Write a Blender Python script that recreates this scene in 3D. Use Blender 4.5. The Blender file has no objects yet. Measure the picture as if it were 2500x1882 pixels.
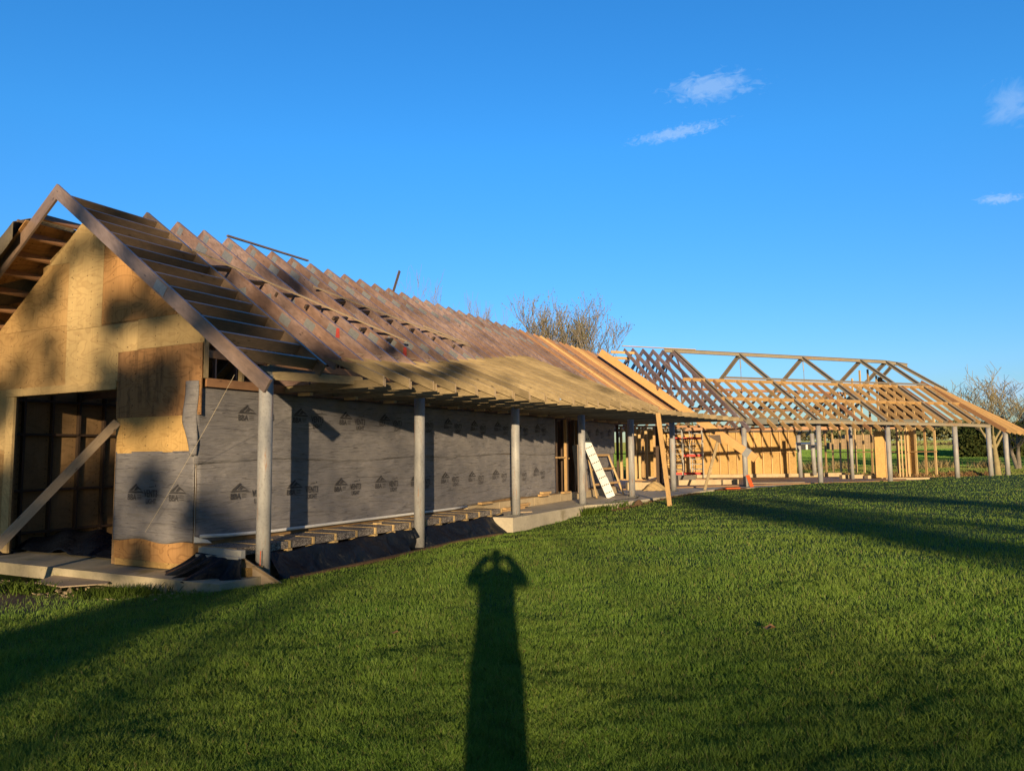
import bpy, bmesh, math, random
import numpy as np
from mathutils import Vector, Matrix
random.seed(7)
SC = bpy.context.scene
C = SC.collection
R = math.radians
# ------------------------------------------------------------------ camera model (survey of the place)
F, PITCH, ROLL, YAW, CZ = 1820.0, .0893, .0101, .4787, 1.75
_cr, _sr, _cp, _sp = math.cos(ROLL), math.sin(ROLL), math.cos(PITCH), math.sin(PITCH)
def ray(u, v):
    x = (u-1250)/F; y = (v-941)/F
    x, y = x*_cr-y*_sr, x*_sr+y*_cr
    return Vector((x, _cp+y*_sp, _sp-y*_cp))
CAM = Vector((0, 0, CZ))
def onz(u, v, z=0.0):
    r = ray(u, v); return CAM+r*((z-CZ)/r.z)
def aty(u, v, Y):
    r = ray(u, v); return CAM+r*(Y/r.y)
SUN = ray(1213, 1365).normalized()          # direction the sunlight travels
D = Vector((math.sin(YAW), math.cos(YAW), 0)); N = Vector((math.cos(YAW), -math.sin(YAW), 0))
def ons(u, v, s):
    r = ray(u, v); return CAM+r*((s-CAM.dot(D))/r.dot(D))
def W(s, n, z): return D*s+N*n+Vector((0, 0, z))
D2 = Vector((math.sin(R(67.5)), math.cos(R(67.5)), 0)); N2 = Vector((D2.y, -D2.x, 0)); R2 = Vector((6.33, 38.87, 0))
def Q(t, n, z): return R2+D2*t+N2*n+Vector((0, 0, z))
UP = Vector((0, 0, 1))
# ------------------------------------------------------------------ mesh builder
class MB:
    def __init__(s): s.v = []; s.f = []; s.uv = []
    def quadface(s, idx, uvs): s.f.append(tuple(idx)); s.uv += uvs
    def beam(s, p0, p1, w, d, up=UP, cut0=None, cut1=None):
        """timber from p0 to p1 (centre line), w across, d along up"""
        p0 = Vector(p0); p1 = Vector(p1); a = (p1-p0); L = a.length; a = a/L
        if abs(a.dot(Vector(up).normalized())) > .99: up = N
        side = a.cross(Vector(up)).normalized(); u2 = side.cross(a).normalized()
        ou = random.random()*40; ov = random.random()*40
        b = len(s.v)
        for p in (p0, p1):
            for (i, j) in ((-1, -1), (1, -1), (1, 1), (-1, 1)):
                s.v.append(p+side*(w/2*i)+u2*(d/2*j))
        if cut0 is not None: s._cut(b, a, p0, cut0)
        if cut1 is not None: s._cut(b+4, a, p1, cut1)
        fs = ((0, 1, 5, 4, w), (1, 2, 6, 5, d), (2, 3, 7, 6, w), (3, 0, 4, 7, d)); o = 0
        for (i, j, k, l, ww) in fs:
            s.f.append((b+i, b+j, b+k, b+l)); s.uv += [(ou, ov+o), (ou, ov+o+ww), (ou+L, ov+o+ww), (ou+L, ov+o)]; o += ww
        s.f.append((b+3, b+2, b+1, b)); s.uv += [(ou, ov), (ou+.02, ov+w), (ou+.02, ov+w+d), (ou, ov+d)]
        s.f.append((b+4, b+5, b+6, b+7)); s.uv += [(ou, ov), (ou+.02, ov+w), (ou+.02, ov+w+d), (ou, ov+d)]
        return s
    def _cut(s, b, a, p, nrm):
        nrm = Vector(nrm)
        for i in range(b, b+4):
            q = s.v[i]; t = (p-q).dot(nrm)/a.dot(nrm); s.v[i] = q+a*t
    def box(s, c, ax, ay, hx, hy, hz, az=UP):
        c = Vector(c); s.beam(c-Vector(ax)*hx, c+Vector(ax)*hx, hy*2, hz*2, az); return s
    def abox(s, x0, x1, y0, y1, z0, z1, fr=None):
        """box in a local frame fr(a,b,z)"""
        fr = fr or (lambda a, b, z: Vector((a, b, z)))
        b = len(s.v)
        for z in (z0, z1):
            for (x, y) in ((x0, y0), (x1, y0), (x1, y1), (x0, y1)): s.v.append(fr(x, y, z))
        e = (s.v[b+1]-s.v[b]).cross(s.v[b+3]-s.v[b]).z
        fs = [(b+3, b+2, b+1, b), (b+4, b+5, b+6, b+7), (b, b+1, b+5, b+4), (b+1, b+2, b+6, b+5), (b+2, b+3, b+7, b+6), (b+3, b, b+4, b+7)]
        o = random.random()*30
        for k, f in enumerate(fs):
            if e < 0: f = f[::-1]
            s.f.append(f)
            p = [s.v[i] for i in f]; ea = (p[1]-p[0]); la = max(ea.length, 1e-6); ea = ea/la
            for q in p:
                r_ = q-p[0]; x = r_.dot(ea); y = (r_-ea*x).length; s.uv.append((o+x, o+y))
        return s
    def poly(s, pts, th, nrm):
        """prism from a planar outline, thickness th along nrm"""
        b = len(s.v); n = len(pts); nrm = Vector(nrm)
        pts = [Vector(p) for p in pts]
        for p in pts: s.v.append(p)
        for p in pts: s.v.append(p+nrm*th)
        o = random.random()*30
        ex = Vector((nrm.y, -nrm.x, 0)) if abs(nrm.z) < .9 else Vector((1, 0, 0)); ex.normalize(); ey = nrm.cross(ex)
        def uvp(q): return (o+q.dot(ex), o+q.dot(ey))
        f0 = tuple(range(b, b+n)); f1 = tuple(range(b+2*n-1, b+n-1, -1))
        ar = Vector((0, 0, 0))
        for i in range(n): ar += pts[i].cross(pts[(i+1) % n])
        flip = ar.dot(nrm) > 0
        for f in (f0, f1):
            g = f[::-1] if flip else f
            s.f.append(g); s.uv += [uvp(s.v[i]) for i in g]
        for i in range(n):
            j = (i+1) % n; g = (b+j, b+i, b+n+i, b+n+j)
            if flip: g = g[::-1]
            s.f.append(g); s.uv += [uvp(s.v[k]) for k in g]
        return s
    def tube(s, pts, rad, n=8, cap=True):
        pts = [Vector(p) for p in pts]
        if not hasattr(rad, '__len__'): rad = [rad]*len(pts)
        rings = []; o = random.random()*20
        prev = None; L = 0; Ls = [0]
        for i in range(1, len(pts)): L += (pts[i]-pts[i-1]).length; Ls.append(L)
        for i, p in enumerate(pts):
            a = (pts[min(i+1, len(pts)-1)]-pts[max(i-1, 0)]).normalized()
            if prev is None: x = a.cross(UP if abs(a.z) < .9 else Vector((1, 0, 0))).normalized()
            else: x = (prev-a*prev.dot(a)).normalized()
            prev = x; y = a.cross(x); b = len(s.v); rings.append(b)
            for k in range(n):
                t = 2*math.pi*k/n; s.v.append(p+(x*math.cos(t)+y*math.sin(t))*rad[i])
        for i in range(len(pts)-1):
            for k in range(n):
                k2 = (k+1) % n; s.f.append((rings[i]+k, rings[i]+k2, rings[i+1]+k2, rings[i+1]+k))
                w = 2*math.pi*max(rad[i], .02)/n
                s.uv += [(o+Ls[i], w*k), (o+Ls[i], w*(k+1)), (o+Ls[i+1], w*(k+1)), (o+Ls[i+1], w*k)]
        if cap:
            f = tuple(rings[0]+k for k in range(n))[::-1]; s.f.append(f); s.uv += [(0, 0)]*n
            f = tuple(rings[-1]+k for k in range(n)); s.f.append(f); s.uv += [(0, 0)]*n
        return s
    def ibeam(s, p0, p1, h, b, up=UP, t=.018):
        p0 = Vector(p0); p1 = Vector(p1); a = (p1-p0).normalized(); side = a.cross(Vector(up)).normalized(); u2 = side.cross(a)
        s.beam(p0, p1, t*.8, h-2*t, up); s.beam(p0+u2*(h/2-t/2), p1+u2*(h/2-t/2), b, t, up); s.beam(p0-u2*(h/2-t/2), p1-u2*(h/2-t/2), b, t, up)
        return s
    def raw(s, verts, faces):
        b = len(s.v); s.v += [Vector(v) for v in verts]
        for f in faces:
            s.f.append(tuple(b+i for i in f)); s.uv += [(s.v[b+i].x+s.v[b+i].y, s.v[b+i].z) for i in f]
        return s
    def build(s, name, m, parent=None, origin=None, smooth=False):
        me = bpy.data.meshes.new(name)
        o = Vector(origin) if origin is not None else (sum(s.v, Vector())/max(1, len(s.v)) if s.v else Vector())
        me.from_pydata([tuple(v-o) for v in s.v], [], s.f)
        if len(s.uv) == len(me.loops):
            l = me.uv_layers.new(name='UVMap'); l.data.foreach_set('uv', [c for uv in s.uv for c in uv])
        if smooth: me.polygons.foreach_set('use_smooth', [True]*len(me.polygons))
        me.materials.append(m); me.update()
        ob = bpy.data.objects.new(name, me); C.objects.link(ob)
        WL[ob.name] = o.copy()
        if parent is not None:
            ob.parent = parent; ob.location = o-WL[parent.name]
        else: ob.location = o
        return ob
WL = {}
def endgrain(o):
    o.data.materials.append(M['endgrain'])
    for i, p in enumerate(o.data.polygons):
        if i % 6 >= 4: p.material_index = 1
    return o
def empty(name, loc, label, cat, group=None):
    o = bpy.data.objects.new(name, None); C.objects.link(o); o.location = loc; o.empty_display_size = .3
    WL[o.name] = Vector(loc); tag(o, label, cat, group); return o
def tag(o, label=None, cat=None, group=None, kind=None):
    if label: o['label'] = label
    if cat: o['category'] = cat
    if group: o['group'] = group
    if kind: o['kind'] = kind
    return o
def dup(o, loc_world, parent):
    c = o.copy(); C.objects.link(c); c.parent = parent
    WL[c.name] = Vector(loc_world); c.location = Vector(loc_world)-WL[parent.name]
    for ch in list(o.children):
        g = ch.copy(); C.objects.link(g); g.parent = c; WL[g.name] = WL[ch.name]+c.location-o.location
    return c
# ------------------------------------------------------------------ materials
class NT:
    def __init__(s, name, world=None):
        if world: s.nt = world.node_tree
        else:
            s.m = bpy.data.materials.new(name); s.m.use_nodes = True; s.nt = s.m.node_tree
        s.nt.nodes.clear(); s.N = s.nt.nodes; s.L = s.nt.links
    def n(s, t, **k):
        x = s.N.new(t)
        for a, b in k.items():
            if a.startswith('i_'): x.inputs[a[2:].replace('_', ' ')].default_value = b
            elif a.startswith('j'): x.inputs[int(a[1:])].default_value = b
            else: setattr(x, a, b)
        return x
    def l(s, a, b): s.L.new(a, b)
    def math(s, op, a, b=None, c=None, clamp=False):
        x = s.N.new('ShaderNodeMath'); x.operation = op; x.use_clamp = clamp
        for i, q in enumerate((a, b, c)):
            if q is None: continue
            if isinstance(q, (int, float)): x.inputs[i].default_value = q
            else: s.l(q, x.inputs[i])
        return x.outputs[0]
    def mix(s, f, a, b, blend='MIX'):
        x = s.N.new('ShaderNodeMix'); x.data_type = 'RGBA'; x.blend_type = blend; x.clamp_factor = True
        for i, q in ((0, f), (6, a), (7, b)):
            if isinstance(q, (int, float)): x.inputs[i].default_value = q
            elif isinstance(q, (tuple, list)): x.inputs[i].default_value = (*q, 1)[:4]
            else: s.l(q, x.inputs[i])
        return x.outputs[2]
    def ramp(s, f, stops, interp='LINEAR'):
        x = s.N.new('ShaderNodeValToRGB'); e = x.color_ramp.elements; x.color_ramp.interpolation = interp
        while len(e) > 1: e.remove(e[-1])
        e[0].position = stops[0][0]; c = stops[0][1]; e[0].color = (*c, 1) if isinstance(c, tuple) else (c, c, c, 1)
        for p, c in stops[1:]:
            q = e.new(p); q.color = (*c, 1) if isinstance(c, tuple) else (c, c, c, 1)
        s.l(f, x.inputs[0]); return x.outputs[0]
    def noise(s, vec, scale, detail=4, rough=.55, dist=0, out=0):
        x = s.n('ShaderNodeTexNoise', i_Scale=scale, i_Detail=detail, i_Roughness=rough, i_Distortion=dist)
        if vec is not None: s.l(vec, x.inputs['Vector'])
        return x.outputs[out]
    def mapping(s, vec, scale=(1, 1, 1), loc=(0, 0, 0)):
        x = s.n('ShaderNodeMapping'); x.inputs['Scale'].default_value = scale; x.inputs['Location'].default_value = loc
        s.l(vec, x.inputs['Vector']); return x.outputs[0]
    def finish(s, col, rough=.75, bump=None, bs=.3, bd=.01, metal=0, spec=.3, trans=None):
        p = s.n('ShaderNodeBsdfPrincipled'); o = s.n('ShaderNodeOutputMaterial')
        if isinstance(col, tuple): p.inputs['Base Color'].default_value = (*col, 1)
        else: s.l(col, p.inputs['Base Color'])
        if isinstance(rough, (int, float)): p.inputs['Roughness'].default_value = rough
        else: s.l(rough, p.inputs['Roughness'])
        p.inputs['Metallic'].default_value = metal; p.inputs['Specular IOR Level'].default_value = spec
        if bump is not None:
            b = s.n('ShaderNodeBump', i_Strength=bs, i_Distance=bd); s.l(bump, b.inputs['Height']); s.l(b.outputs[0], p.inputs['Normal'])
        s.l(p.outputs[0], o.inputs[0]); return s.m
def wood(name, c1, c2, dark, stain=.5, knots=True, grey=None, var=.35, rough=.6, spec=.45, mott=.3):
    t = NT(name); uv = t.n('ShaderNodeUVMap').outputs[0]; oi = t.n('ShaderNodeObjectInfo')
    off = t.n('ShaderNodeVectorMath', operation='ADD'); t.l(uv, off.inputs[0])
    rv = t.n('ShaderNodeCombineXYZ'); t.l(t.math('MULTIPLY', oi.outputs['Random'], 37.0), rv.inputs[0]); t.l(t.math('MULTIPLY', oi.outputs['Random'], 13.0), rv.inputs[1])
    t.l(rv.outputs[0], off.inputs[1]); v = off.outputs[0]
    grain = t.noise(t.mapping(v, (1.6, 34, 1)), 1.5, 5, .6, .6)
    big = t.noise(t.mapping(v, (.7, 2.2, 1)), 1.3, 4, .55)
    fine = t.noise(t.mapping(v, (8, 160, 1)), 1.0, 2)
    col = t.mix(t.ramp(grain, [(.3, 0.), (.7, 1.)]), c1, c2)
    col = t.mix(t.math('MULTIPLY', t.ramp(big, [(.38, 0.), (.72, 1.)]), stain), col, dark)
    col = t.mix(t.math('MULTIPLY', t.math('SUBTRACT', fine, .3), .35), col, tuple(x*.45 for x in c1))
    if grey is not None:
        g2 = t.noise(t.mapping(v, (.35, 1.3, 1), (9, 4, 0)), 1.0, 3)
        col = t.mix(t.math('MULTIPLY', t.ramp(g2, [(.42, 0.), (.62, 1.)]), .8), col, grey)
    mt = t.noise(t.mapping(v, (3.2, 7, 1), (2, 8, 0)), 1.6, 6, .72)
    col = t.mix(t.math('MULTIPLY', t.ramp(mt, [(.4, 0.), (.62, 1.)]), mott), col, tuple(x*.55 for x in c2))
    if knots:
        vo = t.n('ShaderNodeTexVoronoi', i_Scale=1.0, i_Randomness=1.0); t.l(t.mapping(v, (2.6, 7, 1)), vo.inputs['Vector'])
        col = t.mix(t.ramp(vo.outputs['Distance'], [(.05, .85), (.13, 0.)]), col, tuple(x*.4 for x in dark))
    f = t.math('ADD', t.math('MULTIPLY', oi.outputs['Random'], var), 1-var/2)
    hsv = t.n('ShaderNodeHueSaturation'); t.l(f, hsv.inputs['Value']); t.l(col, hsv.inputs['Color'])
    return t.finish(hsv.outputs[0], rough, t.math('ADD', grain, t.math('MULTIPLY', fine, .5)), .35, .004, spec=spec)
def plywood(name, base, line, tint, gold=.5, sc=1.0, stain=0.0):
    t = NT(name); uv = t.n('ShaderNodeUVMap').outputs[0]; oi = t.n('ShaderNodeObjectInfo')
    rv = t.n('ShaderNodeCombineXYZ'); t.l(t.math('MULTIPLY', oi.outputs['Random'], 61.0), rv.inputs[0]); t.l(t.math('MULTIPLY', oi.outputs['Random'], 23.0), rv.inputs[1])
    off = t.n('ShaderNodeVectorMath', operation='ADD'); t.l(uv, off.inputs[0]); t.l(rv.outputs[0], off.inputs[1]); v = off.outputs[0]
    ht = t.noise(t.mapping(v, (1.0*sc, 2.4*sc, 1)), 1.0, 2, .45, .7)
    fr = t.math('FRACT', t.math('MULTIPLY', ht, 9.0))
    ln = t.ramp(fr, [(0, 1.), (.1, .75), (.28, .1), (.9, 0.), (1, 1.)])
    col = t.mix(t.noise(v, 1.1, 4, .6), base, tint)
    col = t.mix(t.math('MULTIPLY', ln, .5), col, line)
    col = t.mix(t.math('MULTIPLY', t.ramp(t.noise(t.mapping(v, (30, 2, 1)), 1.0, 3), [(.45, 0.), (.7, 1.)]), .3), col, line)
    bl = t.noise(t.mapping(v, (1, 1, 1), (5, 5, 0)), .9, 5, .65)
    col = t.mix(t.math('MULTIPLY', t.ramp(bl, [(.45, 0.), (.68, 1.)]), .55), col, tuple(x*.62 for x in base))
    if stain:
        sn = t.noise(t.mapping(v, (5.0, .8, 1), (3, 7, 0)), 1.0, 8, .7)
        col = t.mix(t.math('MULTIPLY', t.ramp(sn, [(.5, 0.), (.62, 1.)]), stain), col, (.03, .022, .018))
    vo = t.n('ShaderNodeTexVoronoi', i_Scale=1.0, i_Randomness=.55); t.l(t.mapping(v, (2.4, 4.5, 1)), vo.inputs['Vector'])
    col = t.mix(t.ramp(vo.outputs['Distance'], [(.03, .9), (.075, 0.)]), col, (.05, .022, .01))
    sx = t.n('ShaderNodeSeparateXYZ'); t.l(uv, sx.inputs[0])
    fx = t.math('MULTIPLY', t.math('SUBTRACT', t.math('FRACT', t.math('DIVIDE', sx.outputs[0], .6)), .5), .6); fy = t.math('MULTIPLY', t.math('SUBTRACT', t.math('FRACT', t.math('DIVIDE', sx.outputs[1], .16)), .5), .16)
    dd = t.math('SQRT', t.math('ADD', t.math('MULTIPLY', fx, fx), t.math('MULTIPLY', fy, fy)))
    col = t.mix(t.ramp(dd, [(.008, .75), (.016, 0.)]), col, (.05, .03, .02))
    f = t.math('ADD', t.math('MULTIPLY', oi.outputs['Random'], .42), .76)
    hsv = t.n('ShaderNodeHueSaturation'); t.l(f, hsv.inputs['Value']); t.l(col, hsv.inputs['Color'])
    return t.finish(hsv.outputs[0], .78, t.math('ADD', ht, t.math('MULTIPLY', ln, -.1)), .3, .01, spec=.2)
def noisy(name, a, b, sc=3, rough=.8, bs=.3, bd=.01, det=8, metal=0, spec=.3, third=None, coord='Object', stretch=(1, 1, 1)):
    t = NT(name); tc = t.n('ShaderNodeTexCoord'); v = t.mapping(tc.outputs[coord], stretch)
    n1 = t.noise(v, sc, det, .6); col = t.mix(t.ramp(n1, [(.3, 0.), (.7, 1.)]), a, b)
    n2 = t.noise(v, sc*9, 4, .6)
    col = t.mix(t.math('MULTIPLY', t.ramp(n2, [(.45, 0.), (.7, 1.)]), .3), col, tuple(x*.5 for x in a))
    if third: col = t.mix(t.ramp(t.noise(t.mapping(v, (1, 1, 1), (7, 3, 1)), sc*.7, 8, .7), [(.56, 0.), (.66, .85)]), col, third)
    return t.finish(col, rough, n2, bs, bd, metal, spec)
M = {}
M['weath'] = wood('weathered_timber', (.34, .215, .17), (.20, .125, .10), (.10, .065, .062), .85, grey=(.33, .255, .26), rough=.42, spec=.9, mott=.6)
M['barge'] = wood('barge_timber', (.30, .205, .155), (.20, .14, .11), (.12, .085, .08), .7, grey=(.25, .20, .205), rough=.42, spec=.9, mott=.5)
M['dullw'] = wood('grey_brown_timber', (.23, .16, .115), (.15, .11, .08), (.085, .064, .05), .6, rough=.42, spec=.9, mott=.5)
M['green'] = wood('treated_timber', (.42, .325, .185), (.31, .235, .13), (.17, .125, .075), .65, var=.6, mott=.6)
M['fresh'] = wood('fresh_timber', (.66, .435, .20), (.55, .345, .15), (.38, .23, .10), .4)
M['rust_t'] = wood('russet_timber', (.47, .255, .13), (.37, .195, .10), (.24, .135, .08), .5)
M['pale'] = wood('pale_timber', (.70, .52, .27), (.60, .42, .20), (.45, .29, .13), .35)
M['glulam'] = wood('laminated_timber', (.62, .36, .15), (.54, .30, .115), (.42, .23, .09), .35, knots=False)
M['prop'] = wood('prop_timber', (.50, .39, .27), (.41, .31, .21), (.31, .23, .15), .4)
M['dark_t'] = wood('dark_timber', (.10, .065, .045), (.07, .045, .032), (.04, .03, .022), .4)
M['ply'] = plywood('plywood_gold', (.54, .34, .14), (.24, .13, .055), (.46, .31, .15))
M['plyp'] = plywood('plywood_pale', (.56, .41, .205), (.31, .20, .09), (.47, .345, .17))
M['plyo'] = plywood('plywood_orange', (.49, .265, .10), (.17, .08, .03), (.41, .24, .11))
M['plys'] = plywood('plywood_stained', (.46, .25, .105), (.17, .08, .035), (.36, .21, .11), stain=.5)
M['plyb'] = plywood('plywood_bright', (.56, .37, .145), (.28, .155, .05), (.48, .31, .12), sc=1.6)
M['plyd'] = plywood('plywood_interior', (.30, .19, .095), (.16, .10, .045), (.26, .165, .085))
def m_membrane():
    t = NT('breather_membrane'); uv = t.n('ShaderNodeUVMap').outputs[0]
    n1 = t.noise(uv, 2.2, 6, .6); n2 = t.noise(uv, 60, 3, .7); wr = t.noise(t.mapping(uv, (1.0, 16, 1)), 1.6, 5, .62, 1.2)
    col = t.mix(t.ramp(n1, [(.3, 0.), (.7, 1.)]), (.170, .166, .182), (.250, .238, .246))
    col = t.mix(t.math('MULTIPLY', t.ramp(n2, [(.52, 0.), (.75, 1.)]), .45), col, (.36, .33, .31))
    col = t.mix(t.math('MULTIPLY', t.ramp(wr, [(.575, 0.), (.64, 1.)]), .65), col, (.05, .046, .05))  # dark wrinkle lines: crease shade put into the colour
    big = t.noise(t.mapping(uv, (.8, 3.2, 1)), 1.2, 3, .5, .5)
    return t.finish(col, .62, t.math('ADD', t.math('MULTIPLY', wr, .8), t.math('MULTIPLY', big, 2.6)), .9, .04, spec=.3)
M['memb'] = m_membrane()
M['ink'] = noisy('black_print', (.045, .044, .05), (.085, .08, .085), 14, .8)
M['conc'] = noisy('concrete', (.56, .50, .39), (.43, .38, .29), 1.6, .85, .3, .004, third=(.27, .23, .15))
M['concm'] = noisy('mossy_concrete', (.46, .40, .29), (.33, .29, .19), 2.0, .9, .4, .006, third=(.22, .20, .08))
M['block'] = noisy('foundation_block', (.52, .42, .27), (.42, .33, .21), 2.2, .85, .3, .004, third=(.33, .25, .15))
M['blockd'] = noisy('grey_block', (.20, .18, .16), (.14, .125, .11), 3, .9, .3, .004)
def m_speck():
    t = NT('speckled_block'); tc = t.n('ShaderNodeTexCoord').outputs['Object']
    vo = t.n('ShaderNodeTexVoronoi', i_Scale=75.0); t.l(tc, vo.inputs['Vector'])
    bw = t.n('ShaderNodeRGBToBW'); t.l(vo.outputs['Color'], bw.inputs[0])
    col = t.ramp(bw.outputs[0], [(.2, (.05, .042, .04)), (.5, (.17, .145, .13)), (.8, (.40, .36, .32))])
    return t.finish(col, .9, bw.outputs[0], .6, .006)
M['speck'] = m_speck()
M['dpm'] = None
def m_dpm():
    t = NT('black_plastic'); tc = t.n('ShaderNodeTexCoord').outputs['Object']
    n1 = t.noise(tc, 2.4, 4, .5, 1.5); n2 = t.noise(tc, 9, 4, .5, .8)
    return t.finish(t.mix(t.noise(tc, 5, 5), (.005, .008, .015), (.009, .013, .024)), t.ramp(t.noise(tc, 3, 3), [(.3, .38), (.7, .6)]), t.math('ADD', n1, t.math('MULTIPLY', n2, .35)), .9, .09, spec=.2)  # bluish black: the reflected sky is put into the base colour
M['dpm'] = m_dpm()
def m_post(name='grey_post_paint', rust=.85):
    t = NT(name); uv = t.n('ShaderNodeUVMap').outputs[0]; oi = t.n('ShaderNodeObjectInfo')
    rv = t.n('ShaderNodeCombineXYZ'); t.l(t.math('MULTIPLY', oi.outputs['Random'], 19.0), rv.inputs[0]); t.l(t.math('MULTIPLY', oi.outputs['Random'], 7.0), rv.inputs[1])
    off = t.n('ShaderNodeVectorMath', operation='ADD'); t.l(uv, off.inputs[0]); t.l(rv.outputs[0], off.inputs[1]); v = off.outputs[0]
    n1 = t.noise(t.mapping(v, (1.2, 3, 1)), 1.5, 4); fine = t.noise(v, 22, 4, .6)
    col = t.mix(t.ramp(n1, [(.35, 0.), (.65, 1.)]), (.26, .265, .28), (.385, .385, .385))
    col = t.mix(t.math('MULTIPLY', t.ramp(fine, [(.52, 0.), (.7, 1.)]), .5), col, (.15, .14, .13))
    st = t.noise(t.mapping(v, (.9, 15, 1)), 1.0, 7, .7, .6)
    col = t.mix(t.math('MULTIPLY', t.ramp(st, [(.57, 0.), (.66, 1.)]), rust), col, (.33, .145, .055))
    return t.finish(col, .5, fine, .1, .002, spec=.4)
M['post'] = m_post(); M['postr'] = m_post('rusty_post_paint', .95)
M['steel'] = noisy('primed_steel', (.30, .265, .21), (.245, .215, .17), 1.2, .55, .1, .002, third=(.30, .17, .08))
M['steeld'] = noisy('dark_grey_steel', (.17, .175, .17), (.12, .125, .12), 2, .5, .1, .002)
M['plate'] = noisy('galvanised_plate', (.42, .44, .47), (.30, .32, .35), 20, .45, .4, .003, metal=.6)
M['white'] = noisy('white_plastic', (.72, .72, .72), (.64, .64, .64), 6, .5, .1, .002)
M['whitep'] = noisy('white_board', (.80, .81, .82), (.72, .73, .74), 4, .5, .1, .002)
M['hole'] = noisy('dark_rubber', (.03, .03, .03), (.05, .05, .05), 5)
M['felt'] = noisy('roofing_felt', (.17, .145, .11), (.11, .095, .075), 2.5, .9, .5, .03)
M['red'] = noisy('red_plastic', (.62, .035, .02), (.50, .03, .02), 5, .5)
M['orange'] = noisy('orange_paint', (.70, .13, .03), (.60, .10, .03), 5, .55)
M['alu'] = noisy('aluminium_tube', (.62, .61, .58), (.50, .49, .46), 6, .4, .1, .002, metal=.3)
M['string'] = noisy('pale_string', (.6, .52, .38), (.5, .42, .3), 20)
M['plate2'] = noisy('galvanised_channel', (.46, .45, .42), (.38, .37, .35), 5, .5)
M['floor'] = noisy('dusty_floor_boards', (.36, .22, .115), (.25, .15, .08), 1.2, .7, .2, .004)
M['endgrain'] = noisy('sawn_end_grain', (.62, .46, .29), (.50, .36, .22), 30, .8, .2, .002)
M['soil'] = noisy('loose_soil', (.16, .10, .055), (.09, .055, .035), 3, .95, .8, .03)
M['mark'] = noisy('red_marker', (.45, .06, .05), (.35, .05, .05), 8)
# ------------------------------------------------------------------ ground height
CP = [(0, 0, .15), (-3, 3, .12), (3, 3, .17), (0, 8, .12), (0, 11, .04), (-1, 14, -.12), (-4.3, 12.4, -.38), (-5.5, 12, -.43), (-8, 11.6, -.43), (-12, 11, -.45), (-5, 8, -.12), (-8, 5, -.05),
      (-3.2, 13.6, -.36), (-2.2, 15.6, -.36), (-1.0, 18, -.33), (.2, 20.2, -.39), (1.3, 22.3, -.33), (2.6, 24.0, -.25), (3.6, 25.3, -.17), (5, 26.5, -.10), (6, 28.5, -.06), (7.9, 31.3, -.05), (11.3, 34.2, .0), (14.9, 36.6, .10), (19.6, 38.3, .08),
      (23.7, 39.5, .18), (26.3, 40.6, .20), (27.6, 41.2, .23), (6, 15, .16), (12, 18, .22), (22, 22, .30), (12, 26, .15), (20, 30, .25), (30, 32, .35), (36, 44, .3), (30, 46, .0), (10, 8, .2), (20, 8, .25), (-12, 0, .1), (12, -10, .2), (-15, -10, .1), (0, -25, .2), (60, 30, .4), (-25, 12, -.4), (-20, 30, -.3), (-2, 45, -.2),
      (12, 52, -.2), (25, 50, -.2)]
def _tps():
    P = np.array([c[:2] for c in CP], float); z = np.array([c[2] for c in CP], float); n = len(P)
    d = np.hypot(*(P[:, None]-P[None]).transpose(2, 0, 1)); K = np.where(d > 0, d*d*np.log(d+1e-9), 0)+np.eye(n)*.5
    A = np.zeros((n+3, n+3)); A[:n, :n] = K; A[:n, n] = 1; A[:n, n+1:] = P; A[n, :n] = 1; A[n+1:, :n] = P.T
    w = np.linalg.solve(A, np.concatenate([z, [0, 0, 0]])); return P, w
_P, _w = _tps()
_FY = np.array([-400, -60, 0, 48, 52, 54.5, 57, 80, 110, 150, 210, 260, 450, 900, 2500], float)
_FZ = np.array([.2, .2, .2, -.2, -.75, -.75, -.05, -.1, .25, 1.3, 1.6, 2.6, 6.6, 9, 12], float)
def gz(x, y):
    x = np.asarray(x, float); y = np.asarray(y, float); sh = x.shape; xf = x.ravel(); yf = y.ravel(); out = np.full(xf.shape, _w[-3])+_w[-2]*xf+_w[-1]*yf
    for i in range(len(_P)):
        d2 = (xf-_P[i, 0])**2+(yf-_P[i, 1])**2; out += _w[i]*.5*d2*np.log(d2+1e-9)
    out = np.clip(out, -.6, .5)
    far = np.interp(yf, _FY, _FZ)
    # ditch runs beyond the far wing
    k = np.clip((yf-44)/5, 0, 1); k = np.maximum(k, np.clip((np.abs(xf-8)-38)/14, 0, 1)); k = np.maximum(k, np.clip((-yf-14)/12, 0, 1)); k = k*k*(3-2*k)
    far = np.where((yf > 47) & (yf < 60) & (xf < 8), -.2, far)
    return (out*(1-k)+far*k).reshape(sh)
def g1(x, y): return float(gz(np.array([x]), np.array([y]))[0])
SLAB = [W(8.3, -18.2, 0), W(8.3, -9.55, 0), W(9.3, -9.6, 0), W(17.9, -9.75, 0), W(18.3, -9.33, 0), W(22.9, -9.26, 0), W(24.0, -8.75, 0), W(28.0, -8.2, 0), W(31.9, -7.9, 0), Q(1.0, 5.55, 0), Q(14.6, 5.3, 0), Q(16.2, 4.6, 0), Q(17.8, 3.0, 0), Q(17.8, -6.5, 0), Q(-6, -8, 0)]
def inside(px, py, poly):
    c = np.zeros(px.shape, bool); n = len(poly)
    for i in range(n):
        a = poly[i]; b = poly[(i+1) % n]
        if abs(a.y-b.y) < 1e-9: continue
        cond = ((a.y > py) != (b.y > py)) & (px < (b.x-a.x)*(py-a.y)/(b.y-a.y)+a.x); c ^= cond
    return c
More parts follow.
